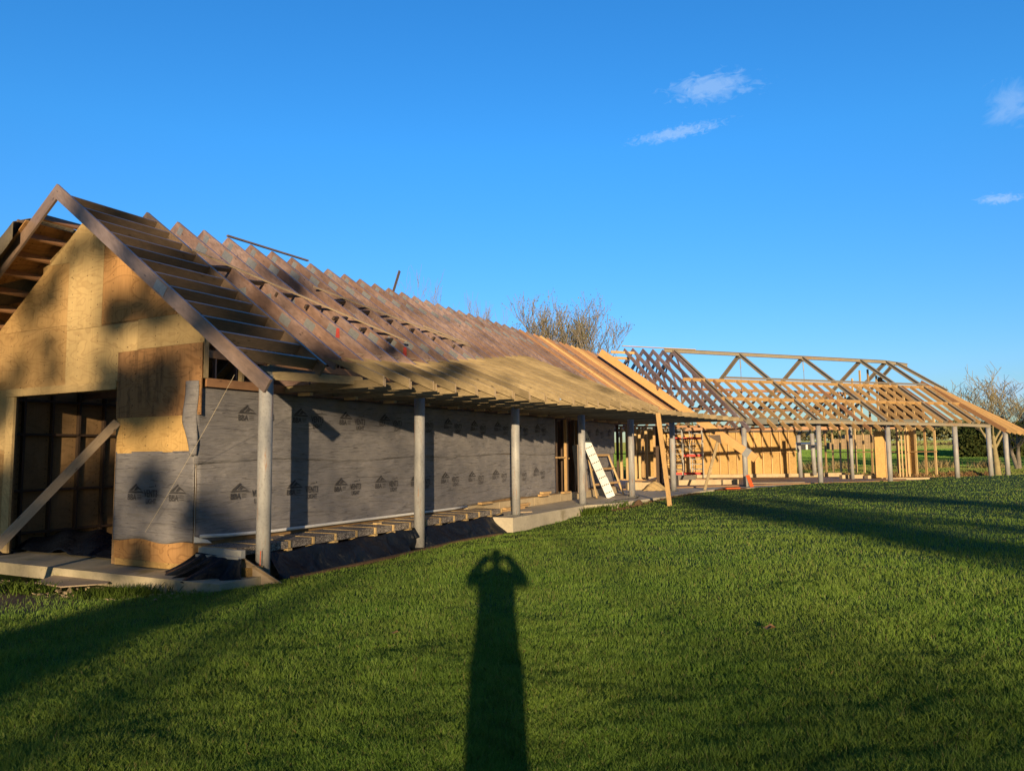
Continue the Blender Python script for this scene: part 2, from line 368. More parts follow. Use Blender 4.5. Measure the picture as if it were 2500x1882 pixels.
def grid_mesh(name, xs, ys, m, kind='structure'):
    X, Y = np.meshgrid(xs, ys); Z = gz(X, Y)
    near = (X > -20) & (X < 34) & (Y > 4) & (Y < 54)
    ins = np.zeros(X.shape, bool); ins[near] = inside(X[near], Y[near], SLAB)
    Z = np.where(ins, np.minimum(Z, -.46), Z)
    bump = .018*np.sin(X*1.7+np.sin(Y*1.1)*1.3)*np.sin(Y*2.1+X*.4)+.012*np.sin(X*4.1+1)*np.cos(Y*3.7)
    Z = Z+np.where(ins, 0, bump)
    nx, ny = len(xs), len(ys); V = np.stack([X, Y, Z], -1).reshape(-1, 3)
    i = np.arange((nx-1)*(ny-1)); r = i//(nx-1); c = i % (nx-1); a = r*nx+c
    Fc = np.stack([a, a+1, a+nx+1, a+nx], 1)
    me = bpy.data.meshes.new(name); me.vertices.add(len(V)); me.vertices.foreach_set('co', V.ravel())
    me.loops.add(Fc.size); me.loops.foreach_set('vertex_index', Fc.ravel()); me.polygons.add(len(Fc))
    me.polygons.foreach_set('loop_start', np.arange(0, Fc.size, 4)); me.polygons.foreach_set('loop_total', np.full(len(Fc), 4)); me.polygons.foreach_set('use_smooth', np.ones(len(Fc), bool))
    me.update(); me.validate(); me.materials.append(m)
    o = bpy.data.objects.new(name, me); C.objects.link(o); tag(o, kind=kind); return o
def m_ground():
    t = NT('grass_ground'); g = t.n('ShaderNodeNewGeometry'); p = g.outputs['Position']
    n1 = t.noise(p, .35, 5, .6); n2 = t.noise(p, 3.0, 6, .65); n3 = t.noise(p, 26, 3, .6)
    col = t.mix(t.ramp(n1, [(.35, 0.), (.65, 1.)]), (.055, .105, .020), (.085, .130, .028))
    col = t.mix(t.ramp(n2, [(.4, 0.), (.7, .8)]), col, (.045, .085, .016))
    col = t.mix(t.math('MULTIPLY', t.ramp(n3, [(.4, 0.), (.65, 1.)]), .5), col, (.03, .05, .012))
    sx = t.n('ShaderNodeSeparateXYZ'); t.l(p, sx.inputs[0]); y = sx.outputs[1]
    # rough pasture, then crop field, then paler far field
    def band(a, b): return t.math('MULTIPLY', t.math('DIVIDE', t.math('SUBTRACT', y, a), 1.0, clamp=True), t.math('SUBTRACT', 1.0, t.math('DIVIDE', t.math('SUBTRACT', y, b), 1.0, clamp=True)), clamp=True)
    rg = t.noise(t.mapping(p, (.3, 1, 1)), .5, 7, .7)
    col = t.mix(t.math('MULTIPLY', band(56, 84), t.ramp(rg, [(.42, 0.), (.6, .9)])), col, (.24, .21, .09))
    bank = t.math('MULTIPLY', band(47.5, 57.0), t.math('GREATER_THAN', sx.outputs[0], 8.5))
    col = t.mix(t.math('MULTIPLY', bank, .9), col, t.mix(t.noise(p, 2.2, 7, .75), (.05, .032, .022), (.42, .27, .15)))
    col = t.mix(band(84, 208), col, t.mix(t.noise(t.mapping(p, (.1, .6, 1)), .5, 4), (.075, .150, .035), (.095, .175, .045)))
    col = t.mix(t.math('DIVIDE', t.math('SUBTRACT', y, 208), 3.0, clamp=True), col, t.mix(t.noise(t.mapping(p, (.02, .02, 1)), .5, 4), (.185, .220, .075), (.225, .250, .090)))
    # bare trampled soil strip by the gable
    dx = t.n('ShaderNodeVectorMath', operation='DISTANCE'); t.l(p, dx.inputs[0]); dx.inputs[1].default_value = (-8.9, 11.6, -.45)
    k = t.math('ADD', t.math('MULTIPLY', t.math('SUBTRACT', 3.2, dx.outputs['Value']), .8), t.math('MULTIPLY', t.math('SUBTRACT', n2, .5), 2.4), clamp=True)
    col = t.mix(k, col, (.15, .11, .07))
    return t.finish(col, .95, n3, .5, .03, spec=.1)
M['ground'] = m_ground()
xs = np.concatenate([np.linspace(-900, -60, 22), np.linspace(-50, -18, 20), np.arange(-17, 36, .22), np.linspace(38, 110, 40), np.linspace(125, 1400, 30)])
ys = np.concatenate([np.linspace(-300, -30, 12), np.linspace(-26, -2, 20), np.arange(0, 60, .22), np.linspace(61, 120, 50), np.linspace(125, 280, 45), np.linspace(300, 2400, 30)])
grid_mesh('ground', xs, ys, M['ground'])
# ------------------------------------------------------------------ slabs
def prism(name, pts, z0, z1, m, kind='structure', parent=None):
    b = MB(); b.poly([Vector((p.x, p.y, z0)) for p in pts], z1-z0, UP); o = b.build(name, m, parent, origin=Vector((pts[0].x, pts[0].y, z0)))
    if kind: tag(o, kind=kind)
    return o
main = [W(17.95, -18.2, 0), W(17.95, -9.33, 0), W(22.9, -9.26, 0), W(24.0, -8.72, 0), W(28.0, -8.15, 0), W(31.9, -7.85, 0), Q(1.0, 5.5, 0), Q(14.6, 5.25, 0), Q(16.2, 4.5, 0), Q(17.7, 2.9, 0), Q(17.7, -6.4, 0), Q(-6, -8, 0)]
prism('concrete_slab', main, -.5, 0, M['conc'])
prism('apron_slab', [W(8.33, -18.2, 0), W(8.33, -9.45, 0), W(9.35, -9.45, 0), W(9.35, -10.2, 0), W(17.9, -10.2, 0), W(17.9, -18.2, 0)], -.46, -.24, M['concm'])
# ------------------------------------------------------------------ NEAR WING
A = empty('timber_framed_wing', W(9, -14, -.22), 'long weathered timber framed wing with grey membrane wall and bare roof trusses', 'building')
RZ, RN, SL = 6.92, -14.0, .72
def rz(n): return RZ-SL*abs(n-RN)
def gw(n, z, d=0): return W(9.0-d, n, z)
# gable wall of studs sheathed with plywood sheets
gab = MB()
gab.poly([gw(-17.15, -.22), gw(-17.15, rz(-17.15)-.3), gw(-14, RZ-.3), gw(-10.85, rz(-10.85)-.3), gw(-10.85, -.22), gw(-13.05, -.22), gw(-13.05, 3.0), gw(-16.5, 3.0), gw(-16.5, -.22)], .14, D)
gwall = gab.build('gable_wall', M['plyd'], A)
def sheet(pts, m, th=.012, d=0., lab=None, name='plywood_sheet', par=None):
    b = MB(); b.poly([gw(n, z, d) for n, z in pts], th, -D); o = b.build(name, m, par or gwall)
    if lab: o['label'] = lab
    return o
top = lambda n: rz(n)-.29
sheet([(-17.15, top(-17.15)), (-17.15, 4.37), (-14.672, 4.37), (-14.672, 5.64), (-15.55, 5.66), (-15.55, top(-15.55))], M['ply'], d=.002)
sheet([(-15.545, top(-15.545)), (-15.545, 5.665), (-14.672, 5.645), (-14.672, top(-14.672))], M['plyp'], d=.002)
sheet([(-14.668, 4.255), (-13.584, 4.255), (-13.584, top(-13.584)), (-14, top(-14)), (-14.668, top(-14.668))], M['plyp'], .018, d=.002, lab='pale full height plywood strip under the ridge')
sheet([(-13.58, 5.58), (-13.0, 5.57), (-13.0, top(-13.0)), (-13.58, top(-13.58))], M['plyo'], d=.002)
sheet([(-13.58, 4.29), (-11.46, 4.29), (-11.46, top(-11.46)), (-12.99, top(-12.99)), (-12.99, 5.565), (-13.58, 5.575)], M['plyo'], d=.002)
sheet([(-17.15, 3.17), (-14.672, 3.17), (-14.672, 4.365), (-17.15, 4.365)], M['ply'], d=.002)
sheet([(-14.668, 3.17), (-12.505, 3.17), (-12.505, 3.70), (-12.505, 4.25), (-14.668, 4.25)], M['plyp'], d=.002)
sheet([(-12.5, 3.725), (-10.72, 3.725), (-10.72, top(-10.72)), (-11.46, 4.285), (-12.5, 4.285)], M['plyp'], d=.002)
sheet([(-13.02, 2.455), (-10.74, 2.455), (-10.74, 3.72), (-13.02, 3.70)], M['plys'], .018, d=.014, lab='dark stained plywood sheet beside the doorway')
sheet([(-12.98, 1.80), (-10.97, 1.82), (-10.88, 2.46), (-12.98, 2.46)], M['plyb'], .014, d=.016, lab='knotty bright plywood strip over the grey membrane')
sheet([(-17.15, 1.9), (-16.6, 1.9), (-16.6, 3.165), (-17.15, 3.165)], M['plyp'], d=.002)
sheet([(-17.15, -.2), (-16.6, -.2), (-16.6, 1.895), (-17.15, 1.895)], M['ply'], d=.002)
sheet([(-12.96, -.10), (-11.95, -.10), (-11.95, .27), (-12.96, .27)], M['plyo'], .014, d=.004)
sheet([(-11.945, -.12), (-10.86, -.12), (-10.86, .27), (-11.945, .27)], M['plyo'], .014, d=.004)
sheet([(-12.93, -.22), (-10.86, -.22), (-10.86, -.125), (-12.93, -.105)], M['plyb'], .012, d=.002)
b = MB(); b.beam(gw(-16.6, 3.085, .03), gw(-13.03, 3.085, .03), .05, .16); hd = b.build('door_header', M['plyp'], gwall)
b = MB(); b.beam(gw(-16.47, -.2, .012), gw(-16.47, 3.0, .012), .05, .26, N); b.build('door_jamb', M['plyp'], gwall)
# membrane on gable corner
def cloth(fn, nu, nv, name, m, parent, th=.0, smooth=True, uvs=1.0):
    b = MB(); P = [[fn(i/nu, j/nv) for i in range(nu+1)] for j in range(nv+1)]
    for j in range(nv+1):
        for i in range(nu+1): b.v.append(P[j][i])
    UV = [[None]*(nu+1) for _ in range(nv+1)]
    for j in range(nv+1):
        a = 0
        for i in range(nu+1):
            if i: a += (P[j][i]-P[j][i-1]).length
            UV[j][i] = a
    for j in range(nv):
        for i in range(nu):
            q = [(i, j), (i+1, j), (i+1, j+1), (i, j+1)]
            b.f.append(tuple(y*(nu+1)+x for x, y in q)); b.uv += [(UV[y][x]*uvs, P[y][x].z*uvs if abs(P[y][x].z-P[0][x].z) > 1e-6 or True else 0) for x, y in q]
    o = b.build(name, m, parent, smooth=smooth)
    if th:
        md = o.modifiers.new('thickness', 'SOLIDIFY'); md.thickness = th; md.offset = 0
    return o
def hsh(x): return math.sin(x*12.9898)*43758.5453 % 1
def wob(a, b_, k): return math.sin(a*2.1+k)*math.cos(b_*3.3+k*1.7)+.5*math.sin(a*5.3+b_*4.1+k*2)
def mg(u, v):
    n = -12.985+u*(12.985-10.855); z = .25+v*(1.83-.25)
    zb = .25+.03*math.sin(n*5)-.02*u; z = zb+v*(1.83-zb)
    return gw(n, z, .030+.008*wob(n, z, 1)*(1 if 0 < u < 1 else 0))
mem1 = cloth(mg, 40, 24, 'breather_membrane', M['memb'], gwall, .004); mem1['label'] = 'grey breather membrane wrapped round the gable corner'
# long veranda wall
wall = MB()
wall.abox(9.145, 24.15, -11.0, -10.86, -.2, 2.93, W)
lw = wall.build('long_wall', M['plyd'], A)
def mlong(s0, s1, z0, z1, lab, nu, amp=.007, par=lw, curl=0, fr=0.):
    def f(u, v):
        s = s0+(s1-s0)*u; zb = z0+.035*math.sin(s*1.3)+(.05 if s > 17.5 else 0); z = zb+(z1-zb)*v
        return W(s, -10.832+fr+amp*wob(s, z, 2)+(curl*(1-v)**2), z)
    o = cloth(f, nu, 24, 'breather_membrane', M['memb'], par, .004); o['label'] = lab; return o
mlong(9.0, 24.15, .26, 1.69, 'lower course of printed grey membrane', 150)
mlong(8.93, 24.15, 1.62, 2.93, 'upper course of printed grey membrane', 150, .007, fr=.007)
b = MB(); b.abox(26.2, 30.25, -11.0, -10.86, .02, 2.93, W); lw2 = b.build('short_wall', M['plyd'], A)
mlong(26.2, 30.3, 1.56, 2.93, 'upper grey membrane beyond the doorway', 40, .008, lw2, fr=.007)
mlong(26.35, 30.15, .3, 1.63, 'lower grey membrane beyond the doorway', 40, .008, lw2)
# loose hanging corner flap of membrane
def flap(u, v):
    z = 1.75+v*(3.05-1.75); w_ = .30 if v > .45 else .08+.22*v/.45
    n = -10.80-w_*u+.02*math.sin(v*9); s = 8.955-.05*math.sin(u*2.6)-.05*(1-v)*u
    return W(s, n, z)
cloth(flap, 8, 20, 'membrane_flap', M['memb'], lw, .006)
b = MB(); b.beam(W(8.99, -10.845, .25), W(8.99, -10.845, 1.8), .006, .006); b.build('corner_tape', M['white'], lw)
# printed marks
def text_mesh(txt, size, bold=False):
    cu = bpy.data.curves.new('t', 'FONT'); cu.body = txt; cu.size = size; cu.align_x = 'LEFT'; cu.extrude = 0
    cu.offset = .0026 if bold else 0
    o = bpy.data.objects.new('t', cu); C.objects.link(o); dg = bpy.context.evaluated_depsgraph_get()
    me = bpy.data.meshes.new_from_object(o.evaluated_get(dg)); V = [v.co.copy() for v in me.vertices]; Fs = [tuple(p.vertices) for p in me.polygons]
    C.objects.unlink(o); bpy.data.objects.remove(o); bpy.data.curves.remove(cu); bpy.data.meshes.remove(me); return V, Fs
tBBA = text_mesh('BBA', .15, True); tV = text_mesh('VENT3', .145, True); tL = text_mesh('LIGHT', .125, True)
def marks(fr, items, par):
    for (x, z, kind) in items:
        b = MB()
        if kind == 'bba':
            V, Fs = tBBA; b.raw([fr(x+.0+v.x*.9, z+v.y) for v in V], Fs)
            for (pts) in (((0, .13), (.44, .13), (.40, .158), (.05, .158)), ((.03, .165), (.22, .295), (.25, .275), (.12, .165)), ((.235, .262), (.28, .20), (.40, .165), (.36, .195)), ((.17, .168), (.25, .25), (.29, .20), (.24, .168))):
                b.raw([fr(x+a, z+c) for a, c in pts], [(0, 1, 2, 3)])
            for k in range(3): b.raw([fr(x+.27, z+.02+k*.03), fr(x+.38, z+.02+k*.03), fr(x+.38, z+.03+k*.03), fr(x+.27, z+.03+k*.03)], [(0, 1, 2, 3)])
        else:
            V, Fs = tV; b.raw([fr(x+v.x*.86, z+.02+v.y*1.25) for v in V], Fs)
            V, Fs = tL; b.raw([fr(x+.05+v.x*.80, z-.10+v.y*1.0) for v in V], Fs)
            b.raw([fr(x+.14, z+.19), fr(x+.28, z+.20), fr(x+.28, z+.212), fr(x+.14, z+.202)], [(0, 1, 2, 3)])
            b.raw([fr(x+.30, z+.20), fr(x+.335, z+.21), fr(x+.32, z+.245)], [(0, 1, 2)])
        b.build('printed_logo' if kind == 'bba' else 'printed_lettering', M['ink'], par)
it = []
for k in range(-1, 11):
    for (z, o) in ((.95, 9.72), (2.39, 9.86)):
        for (dx, kd) in ((0, 'bba'), (1.9-1.4, 'x')):
            s = o+k*1.4+dx
            if kd == 'x': s = o+k*1.4+(.5 if True else 0)
            if s > 9.02 and s < 23.7: it.append((s, z+.01*math.sin(k*3), kd))
# VENT3 sits halfway between two BBA marks
it = [(s+(.0 if kd == 'bba' else .02), z, kd) for s, z, kd in it]
frw = lambda s, z: W(s, -10.815+.007*wob(s, z, 2)+.006, z)
marks(frw, it, lw)
it2 = []
for k in range(3):
    for (z, o) in ((.95, 26.5), (2.39, 26.65)):
        it2 += [(o+k*1.4, z, 'bba'), (o+.52+k*1.4, z, 'x')]
marks(frw, [i for i in it2 if i[0] < 29.8], lw2)
frg = lambda n, z: gw(n, z, .044+.008*wob(n, z, 1))
marks(frg, [(-12.59, .96, 'bba'), (-12.14, 1.0, 'x'), (-11.47, .96, 'bba')], gwall)
# wall foot: plinth blocks, wall plate, studs above the wall
b = MB(); b.abox(9.2, 17.9, -11.02, -10.87, -.35, .25, W); b.build('plinth', M['block'], lw)
for (s0, s1) in ((17.95, 19.8), (19.82, 22.2), (22.22, 24.3), (24.32, 26.15), (26.17, 28.4), (28.42, 30.4)):
    b = MB(); b.abox(s0, s1, -10.99, -10.74, 0.004, .27, W); b.build('plinth', M['block'], lw)
b = MB(); b.beam(W(9.1, -10.80, 3.03), W(30.3, -10.80, 3.03), .09, .15); b.build('wall_plate', M['rust_t'], A)
b = MB(); b.beam(W(9.1, -10.87, 3.55), W(24, -10.87, 3.55), .05, .14); b.build('wall_plate', M['rust_t'], A)
for s, w_ in ((9.07, .1), (9.9, .05), (10.6, .05)):
    b = MB(); b.beam(W(s, -10.80, 3.1), W(s, -10.80, rz(-10.8)-.35), w_, .1, N); b.build('stud', M['green'], A)
# doorway studs
for s, n, w_, m in ((24.35, -10.9, .05, 'dark_t'), (25.1, -10.86, .05, 'fresh'), (25.22, -10.86, .05, 'dark_t'), (25.6, -11.2, .05, 'dark_t'), (25.95, -10.9, .08, 'dark_t')):
    b = MB(); b.beam(W(s, n, .15), W(s, n, 2.93), w_, .1, N); b.build('stud', M[m], A)
b = MB(); b.beam(W(24.2, -10.87, 1.55), W(25.1, -10.87, 1.55), .1, .05); b.beam(W(25.2, -11.1, 1.5), W(25.95, -11.1, 1.5), .1, .05); b.build('nogging', M['fresh'], A)
# rear long wall + floor-to-roof interior (ply on studs)
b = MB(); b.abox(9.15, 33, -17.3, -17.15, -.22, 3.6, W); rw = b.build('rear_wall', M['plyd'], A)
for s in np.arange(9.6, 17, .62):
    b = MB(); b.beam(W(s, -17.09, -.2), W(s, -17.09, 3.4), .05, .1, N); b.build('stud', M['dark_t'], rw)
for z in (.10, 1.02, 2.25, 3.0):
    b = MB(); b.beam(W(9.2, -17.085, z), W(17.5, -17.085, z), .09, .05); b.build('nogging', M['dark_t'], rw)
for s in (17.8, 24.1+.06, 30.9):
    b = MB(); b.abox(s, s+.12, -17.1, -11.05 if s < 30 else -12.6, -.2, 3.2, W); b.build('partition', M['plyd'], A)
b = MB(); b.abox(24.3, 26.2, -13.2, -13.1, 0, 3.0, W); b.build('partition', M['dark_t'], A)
# ---- trusses
def truss(mat, s0, right_foot=-9.42, d=.27, webs=True):
    b = MB(); o = W(s0, -14, 3)
    pu = (UP-Vector((0, 0, 0))).normalized()
    dz = d/2*math.sqrt(1+SL*SL)
    def P(n, off=0): return W(s0, n, rz(n)-dz-off)
    b.beam(P(-14), P(right_foot), .06, d, UP, cut0=N)
    b.beam(P(-14), P(-18.3), .06, d, UP, cut0=N)
    b.beam(W(s0, -17.9, 3.18), W(s0, -10.1, 3.18), .06, .18)
    if webs:
        for n in (-12.0, -16.0): b.beam(W(s0, n, 3.2), W(s0, n, rz(n)-.3), .05, .12, N)
        b.beam(W(s0, -15.6, 5.35), W(s0, -12.4, 5.35), .05, .15)
    return b, o
K1 = 38; tr = []
for k in range(K1):
    s = 10.96+.7*k
    key = 'f' if k in (27, 32, 33) else ('r' if k in (24, 26, 28, 30, 31, 34, 35, 37) else 'w'); fresh = key != 'w'
    src = next((t for t in tr if t[0] == key), None)
    if src is None:
        bb, o = truss(None, s); T = bb.build('roof_truss', M[{'f': 'fresh', 'r': 'rust_t', 'w': 'weath'}[key]], A, origin=o)
        if k == 0:
            for (n, wd) in ((-13.90, .16), (-13.2, .34), (-10.75, .3)):
                pb = MB(); c = W(s-.032, n, rz(n)-.165); ax = (N*1-UP*SL).normalized(); pb.box(c, ax, D, wd/2, .003, .085, (UP+N*SL).normalized()); pb.build('nail_plate', M['plate'], T)
            pb = MB(); c = W(s-.032, -11.95, rz(-11.95)-.45); pb.box(c, UP, D, .2, .003, .11, N); pb.build('nail_plate', M['plate'], T)
        tr.append((key, T)); WL[T.name] = o
    else:
        T = dup(src[1], W(s, -14, 3), A)
# barge frame ladder
dzb = .24/2*math.sqrt(1+SL*SL)
def PB(s, n, off=0): return W(s, n, rz(n)-dzb-off)
b = MB(); b.beam(PB(8.28, -14), PB(8.28, -8.46), .045, .24, UP, cut0=N); br = b.build('barge_rafter', M['barge'], A)
pb = MB(); pb.box(PB(8.254, -10.95), (N-UP*SL).normalized(), D, .16, .003, .09, (UP+N*SL).normalized()); pb.build('nail_plate', M['plate'], br)
b = MB(); b.beam(PB(8.28, -14), PB(8.28, -19.2), .045, .24, UP, cut0=N); b.build('barge_rafter', M['barge'], A)
b = MB(); b.beam(PB(10.2, -14), PB(10.2, -9.1), .06, .24, UP, cut0=N); b.build('inner_rafter', M['dullw'], A)
b = MB(); b.beam(PB(10.2, -14), PB(10.2, -18.6), .06, .24, UP, cut0=N); b.build('inner_rafter', M['dullw'], A)
nr = (UP+N*SL).normalized(); nl = (UP-N*SL).normalized()
for k in range(12):
    n = -13.72+.405*k
    b = MB(); b.beam(PB(8.31, n, .0), PB(10.17, n, .0), .045, .20, nr); b.build('outlooker', M['dullw'], A)
for k in range(11):
    n = -14.55-.42*k
    b = MB(); b.beam(PB(8.31, n, .0), PB(10.17, n, .0), .045, .16, nl); b.build('outlooker', M['rust_t'], A)
# rear slope sheathing (seen from below at the verge) and draped felt
b = MB(); b.poly([W(8.2, -14.85, rz(-14.85)+.01), W(31.5, -14.85, rz(-14.85)+.01), W(31.5, -19.2, rz(-19.2)+.01), W(8.2, -19.2, rz(-19.2)+.01)], .02, nl); b.build('roof_sheathing', M['plyo'], A)
def felt(u, v):
    n = -15.0-v*4.4; s = 7.98+u*3.0+.10*math.sin(v*11)
    lift = .13+.10*math.sin(v*12+u*3)+.08*math.sin(u*7+v*7)
    if u < .12: lift -= (.12-u)*3.2*(1+.3*math.sin(v*9)); s = 8.05+.06*math.sin(v*16)
    return W(s-.06*math.sin(v*6), n, rz(n)+lift)
fo = cloth(felt, 24, 60, 'roofing_felt', M['felt'], None, .012); tag(fo, 'brown roofing felt draped loosely over the rear verge of the gable roof', 'roofing felt')
b = MB(); b.beam(W(8.1, -14.95, rz(-14.95)+.07), W(12, -14.95, rz(-14.95)+.07), .05, .05); b.build('batten', M['dullw'], A)
# laths on the slope
def on_roof(s, n, h=.03): return W(s, n, rz(n)+h)
def onroof(u, v):
    r = ray(u, v); k = RZ+.03-SL*(CAM.dot(N)-RN)-CAM.z; return CAM+r*(k/(r.z+SL*r.dot(N)))
for (pa, pb_, cnt) in (((470, 610), (992, 832), 7), ((766, 700), (1148, 845), 6), ((1035, 796), (1142, 838), 0)):
    p0, p1 = onroof(*pa), onroof(*pb_); b = MB(); b.beam(p0, p1, .05, .035, nr); b.build('bracing_lath', M['prop'], A)
    for k in range(cnt):
        q = p0.lerp(p1, (k+.75)/(cnt+.6)); sq = q.dot(D); nq = q.dot(N)
        b = MB(); b.beam(W(sq-.25, nq+.16, rz(nq+.16)-.09), W(sq+.38, nq+.02, rz(nq+.02)-.09), .05, .09, nr); b.build('nogging', M['dark_t'], A)
b = MB(); b.beam(W(12.3, -13.98, RZ+.03), W(15.0, -13.95, RZ+.03), .06, .04); b.build('ridge_batten', M['dullw'], A)
b = MB(); b.beam(W(18.75, -13.9, 6.8), W(18.95, -13.8, 7.5), .09, .025, N); b.build('upright_offcut', M['dullw'], A)
b = MB()
for (s, n) in ((12.36, -10.6), (14.46, -10.35)):
    b.poly([W(s-.036, n+a, rz(n)-.13+c) for a, c in ((-.05, -.1), (.06, -.12), (.05, .09), (-.03, .10))], .003, -D)
b.build('red_marks', M['mark'], A)
# string across the roof and down to the corner
def string_line(p0, p1, lab, sag=0.05, r=.0028):
    pts = [Vector(p0).lerp(Vector(p1), i/10)-UP*sag*4*(i/10)*(1-i/10) for i in range(11)]
    b = MB(); b.tube(pts, r, 5); o = b.build('string_line', M['string'], None); tag(o, lab, 'string'); return o
string_line(W(8.3, -9.2, 3.0), W(8.9, -12.0, .4), 'thin pale string hanging from the barge rafter across the gable corner membrane')
string_line(W(11.3, -9.8, 3.75), W(31.0, -11.3, 5.4), 'thin builder line stretched along the trusses above the treated eave rafters', .1, .006)
# ---- eave joists
def ne(s): return -8.32+(s-11)*.112
_NM = ((10, 10.6, 12.1, 13.8, 16.1, 20.8, 22.9, 24.6, 27.0, 28.9, 30.2), (-9.2, -9.26, -9.54, -9.67, -10.14, -11.08, -11.51, -11.18, -10.44, -9.59, -9.35))
def nm(s): return float(np.interp(s, *_NM))
for k in range(32):
    s = 10.99+.7*k; e = ne(s)
    b = MB(); b.beam(W(s+.004, -10.83, 3.045), W(s+.004, e+.012+random.uniform(-.03, .03), 3.045), .045, .145); endgrain(b.build('ceiling_joist', M['green'], A))
    if k < 19:
        a0 = nm(s)
        p0 = W(s-.052, a0, rz(a0)+.02-.07); p1 = W(s-.052, e+.01, 3.075)
        b = MB(); b.beam(p0, p1, .045, .165, UP, cut1=N, cut0=UP*1.0+N*.2); endgrain(b.build('eave_rafter', M['green'], A))
    if k % 2 == 0:
        b = MB(); b.beam(W(s+.35, -10.72, 2.95), W(s+.35, -10.40, 2.95), .09, .06); b.build('joist_hanger_block', M['pale'], A)
q0 = onz(651, 916, 3.12); q1 = onz(884, 930, 3.12)
b = MB(); b.beam(q0, q1, .05, .15); b.build('ceiling_joist', M['green'], A)
q2 = onz(700, 905, 3.26); b = MB(); b.beam(q0+Vector((0, .1, .13)), W(11.0, -9.9, 3.2), .05, .13); b.build('ceiling_joist', M['green'], A)
b = MB(); b.beam(W(9.3, -9.72, 3.20), W(31.6, -9.72, 3.20), .2, .14); b.build('eave_beam', M['steeld'], A)
# ---- posts
def post(p, z0, z1, parent, m='post', r=.122, plate=True, cap=None):
    b = MB(); b.tube([(p.x, p.y, z0), (p.x, p.y, (z0+z1)/2), (p.x, p.y, z1)], r, 28); o = b.build('steel_post', M[m], parent, smooth=True)
    for pl in o.data.polygons:
        if len(pl.vertices) > 4: pl.use_smooth = False
    if plate:
        b = MB(); b.box(Vector((p.x, p.y, z0+.01)), D, N, .19, .19, .01); b.build('base_plate', M['steeld'], o)
        for i in (-1, 1):
            for j in (-1, 1):
                b = MB(); b.tube([Vector((p.x, p.y, z0+.02))+D*.15*i+N*.15*j, Vector((p.x, p.y, z0+.06))+D*.15*i+N*.15*j], .014, 6); b.build('anchor_bolt', M['steeld'], o)
    return o
for (s, n, z0, m, pl) in ((9.47, -9.72, -.42, 'postr', False), (14.13, -9.72, -.35, 'post', False), (18.79, -9.66, 0, 'post', True), (23.34, -9.5, 0, 'post', True), (27.82, -9.27, 0, 'post', True), (32.2, -8.85, 0, 'post', True)):
    post(W(s, n, 0), z0, 3.125 if s < 20 else 2.97, A, m, plate=pl)
# tall dark column standing inside
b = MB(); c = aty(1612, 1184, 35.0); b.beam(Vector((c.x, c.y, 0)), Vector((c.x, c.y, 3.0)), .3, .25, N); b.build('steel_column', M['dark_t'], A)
# ------------------------------------------------------------------ veranda floor cassette
FL = empty('veranda_floor', W(9, -10.3, .06), 'speckled block floor laid between pale joists along the membrane wall', 'floor deck')
for k in range(15):
    s0 = 9.05+.625*k
    b = MB(); b.abox(s0+.03, s0+.595, -10.78, -9.93+.012*math.sin(k*2.1), .065, .195, W); b.build('floor_block', M['speck'], FL)
for k in range(16):
    s0 = 9.05+.625*k
    b = MB(); b.abox(s0-.022, s0+.022, -10.78, -9.905, .07, .203, W); b.abox(s0-.05, s0+.05, -10.78, -9.905, .02, .06, W); b.build('floor_joist', M['plyp'], FL)
b = MB(); b.abox(8.90, 8.99, -10.62, -9.62, .07, .2, W); b.abox(8.84, 8.90, -10.62, -9.62, .06, .10, W); b.build('edge_channel', M['plate2'], FL)
b = MB(); b.tube([W(9.02, -10.72, .37), W(9.6, -10.73, .335), W(10.7, -10.74, .30), W(14.6, -10.76, .275), W(17.2, -10.76, .26), W(17.9, -10.74, .27)], .032, 10); o = b.build('plastic_pipe', M['white'], None, smooth=True); tag(o, 'white plastic pipe lying along the foot of the membrane wall on the block floor', 'pipe')
b = MB(); b.poly([W(8.95, -10.8, .27), W(8.95, -10.8, .36), W(9.15, -10.7, .29), W(9.2, -10.66, .24)], .01, UP); o = b.build('white_membrane_scrap', M['white'], None); tag(o, 'white triangle of plastic sheet folded at the wall corner on the deck', 'plastic scrap')
b = MB(); b.box(W(13.35, -10.3, .225), D, N, .09, .05, .02); o = b.build('wood_offcut', M['pale'], None); tag(o, 'small pale timber offcut lying on the speckled block floor', 'offcut')
# black plastic skirt
def skirt(u, v):
    s = 9.72+u*(18.45-9.72)
    top_ = .045-.02*math.sin(s*5.0); bot = g1(*W(s, -9.3, 0).xy)-.04
    z = top_*v+bot*(1-v); out = (1-v)
    fold = .07*math.sin(s*2.6+v*2.5)+.06*math.sin(s*5.7-v*3.5)+.03*math.sin(s*13+v*4)+.05*math.exp(-((s-9.9)/.35)**2)*math.sin(v*6)
    n = -9.90+out*(.38+.10*math.sin(s*1.7))+fold*(.35+out)+(-.25*(1-v) if s > 18.2 else 0)
    if abs(s-14.13) < .25 and v > .6: z += .12*(1-abs(s-14.13)/.25)*(v-.6)/.4; n += .1
    return W(s, n, z)
o = cloth(skirt, 150, 14, 'black_plastic_sheet', M['dpm'], None, .004); tag(o, 'long black plastic sheet hanging below the block floor to the lawn', 'plastic sheet', 'black damp proof plastic sheets')
def flap2(u, v):
    # from under the channel, sweeping to a ragged tail on the left
    z1 = .13-.06*u; n1 = -10.62+1.05*u
    zb = -.26-.06*math.sin(u*9)-.10*u; nb = -11.45+1.98*u; sb = 8.72-.28*math.sin(u*3.1)+.07*math.sin(u*19)
    f = 1-v
    fold = (.13 if u < .5 else .07)*math.sin(u*26+f*2)*f**.7
    return W(8.86+(sb-8.86)*f+fold, n1+(nb-n1)*f**1.3, z1+(zb-z1)*f)
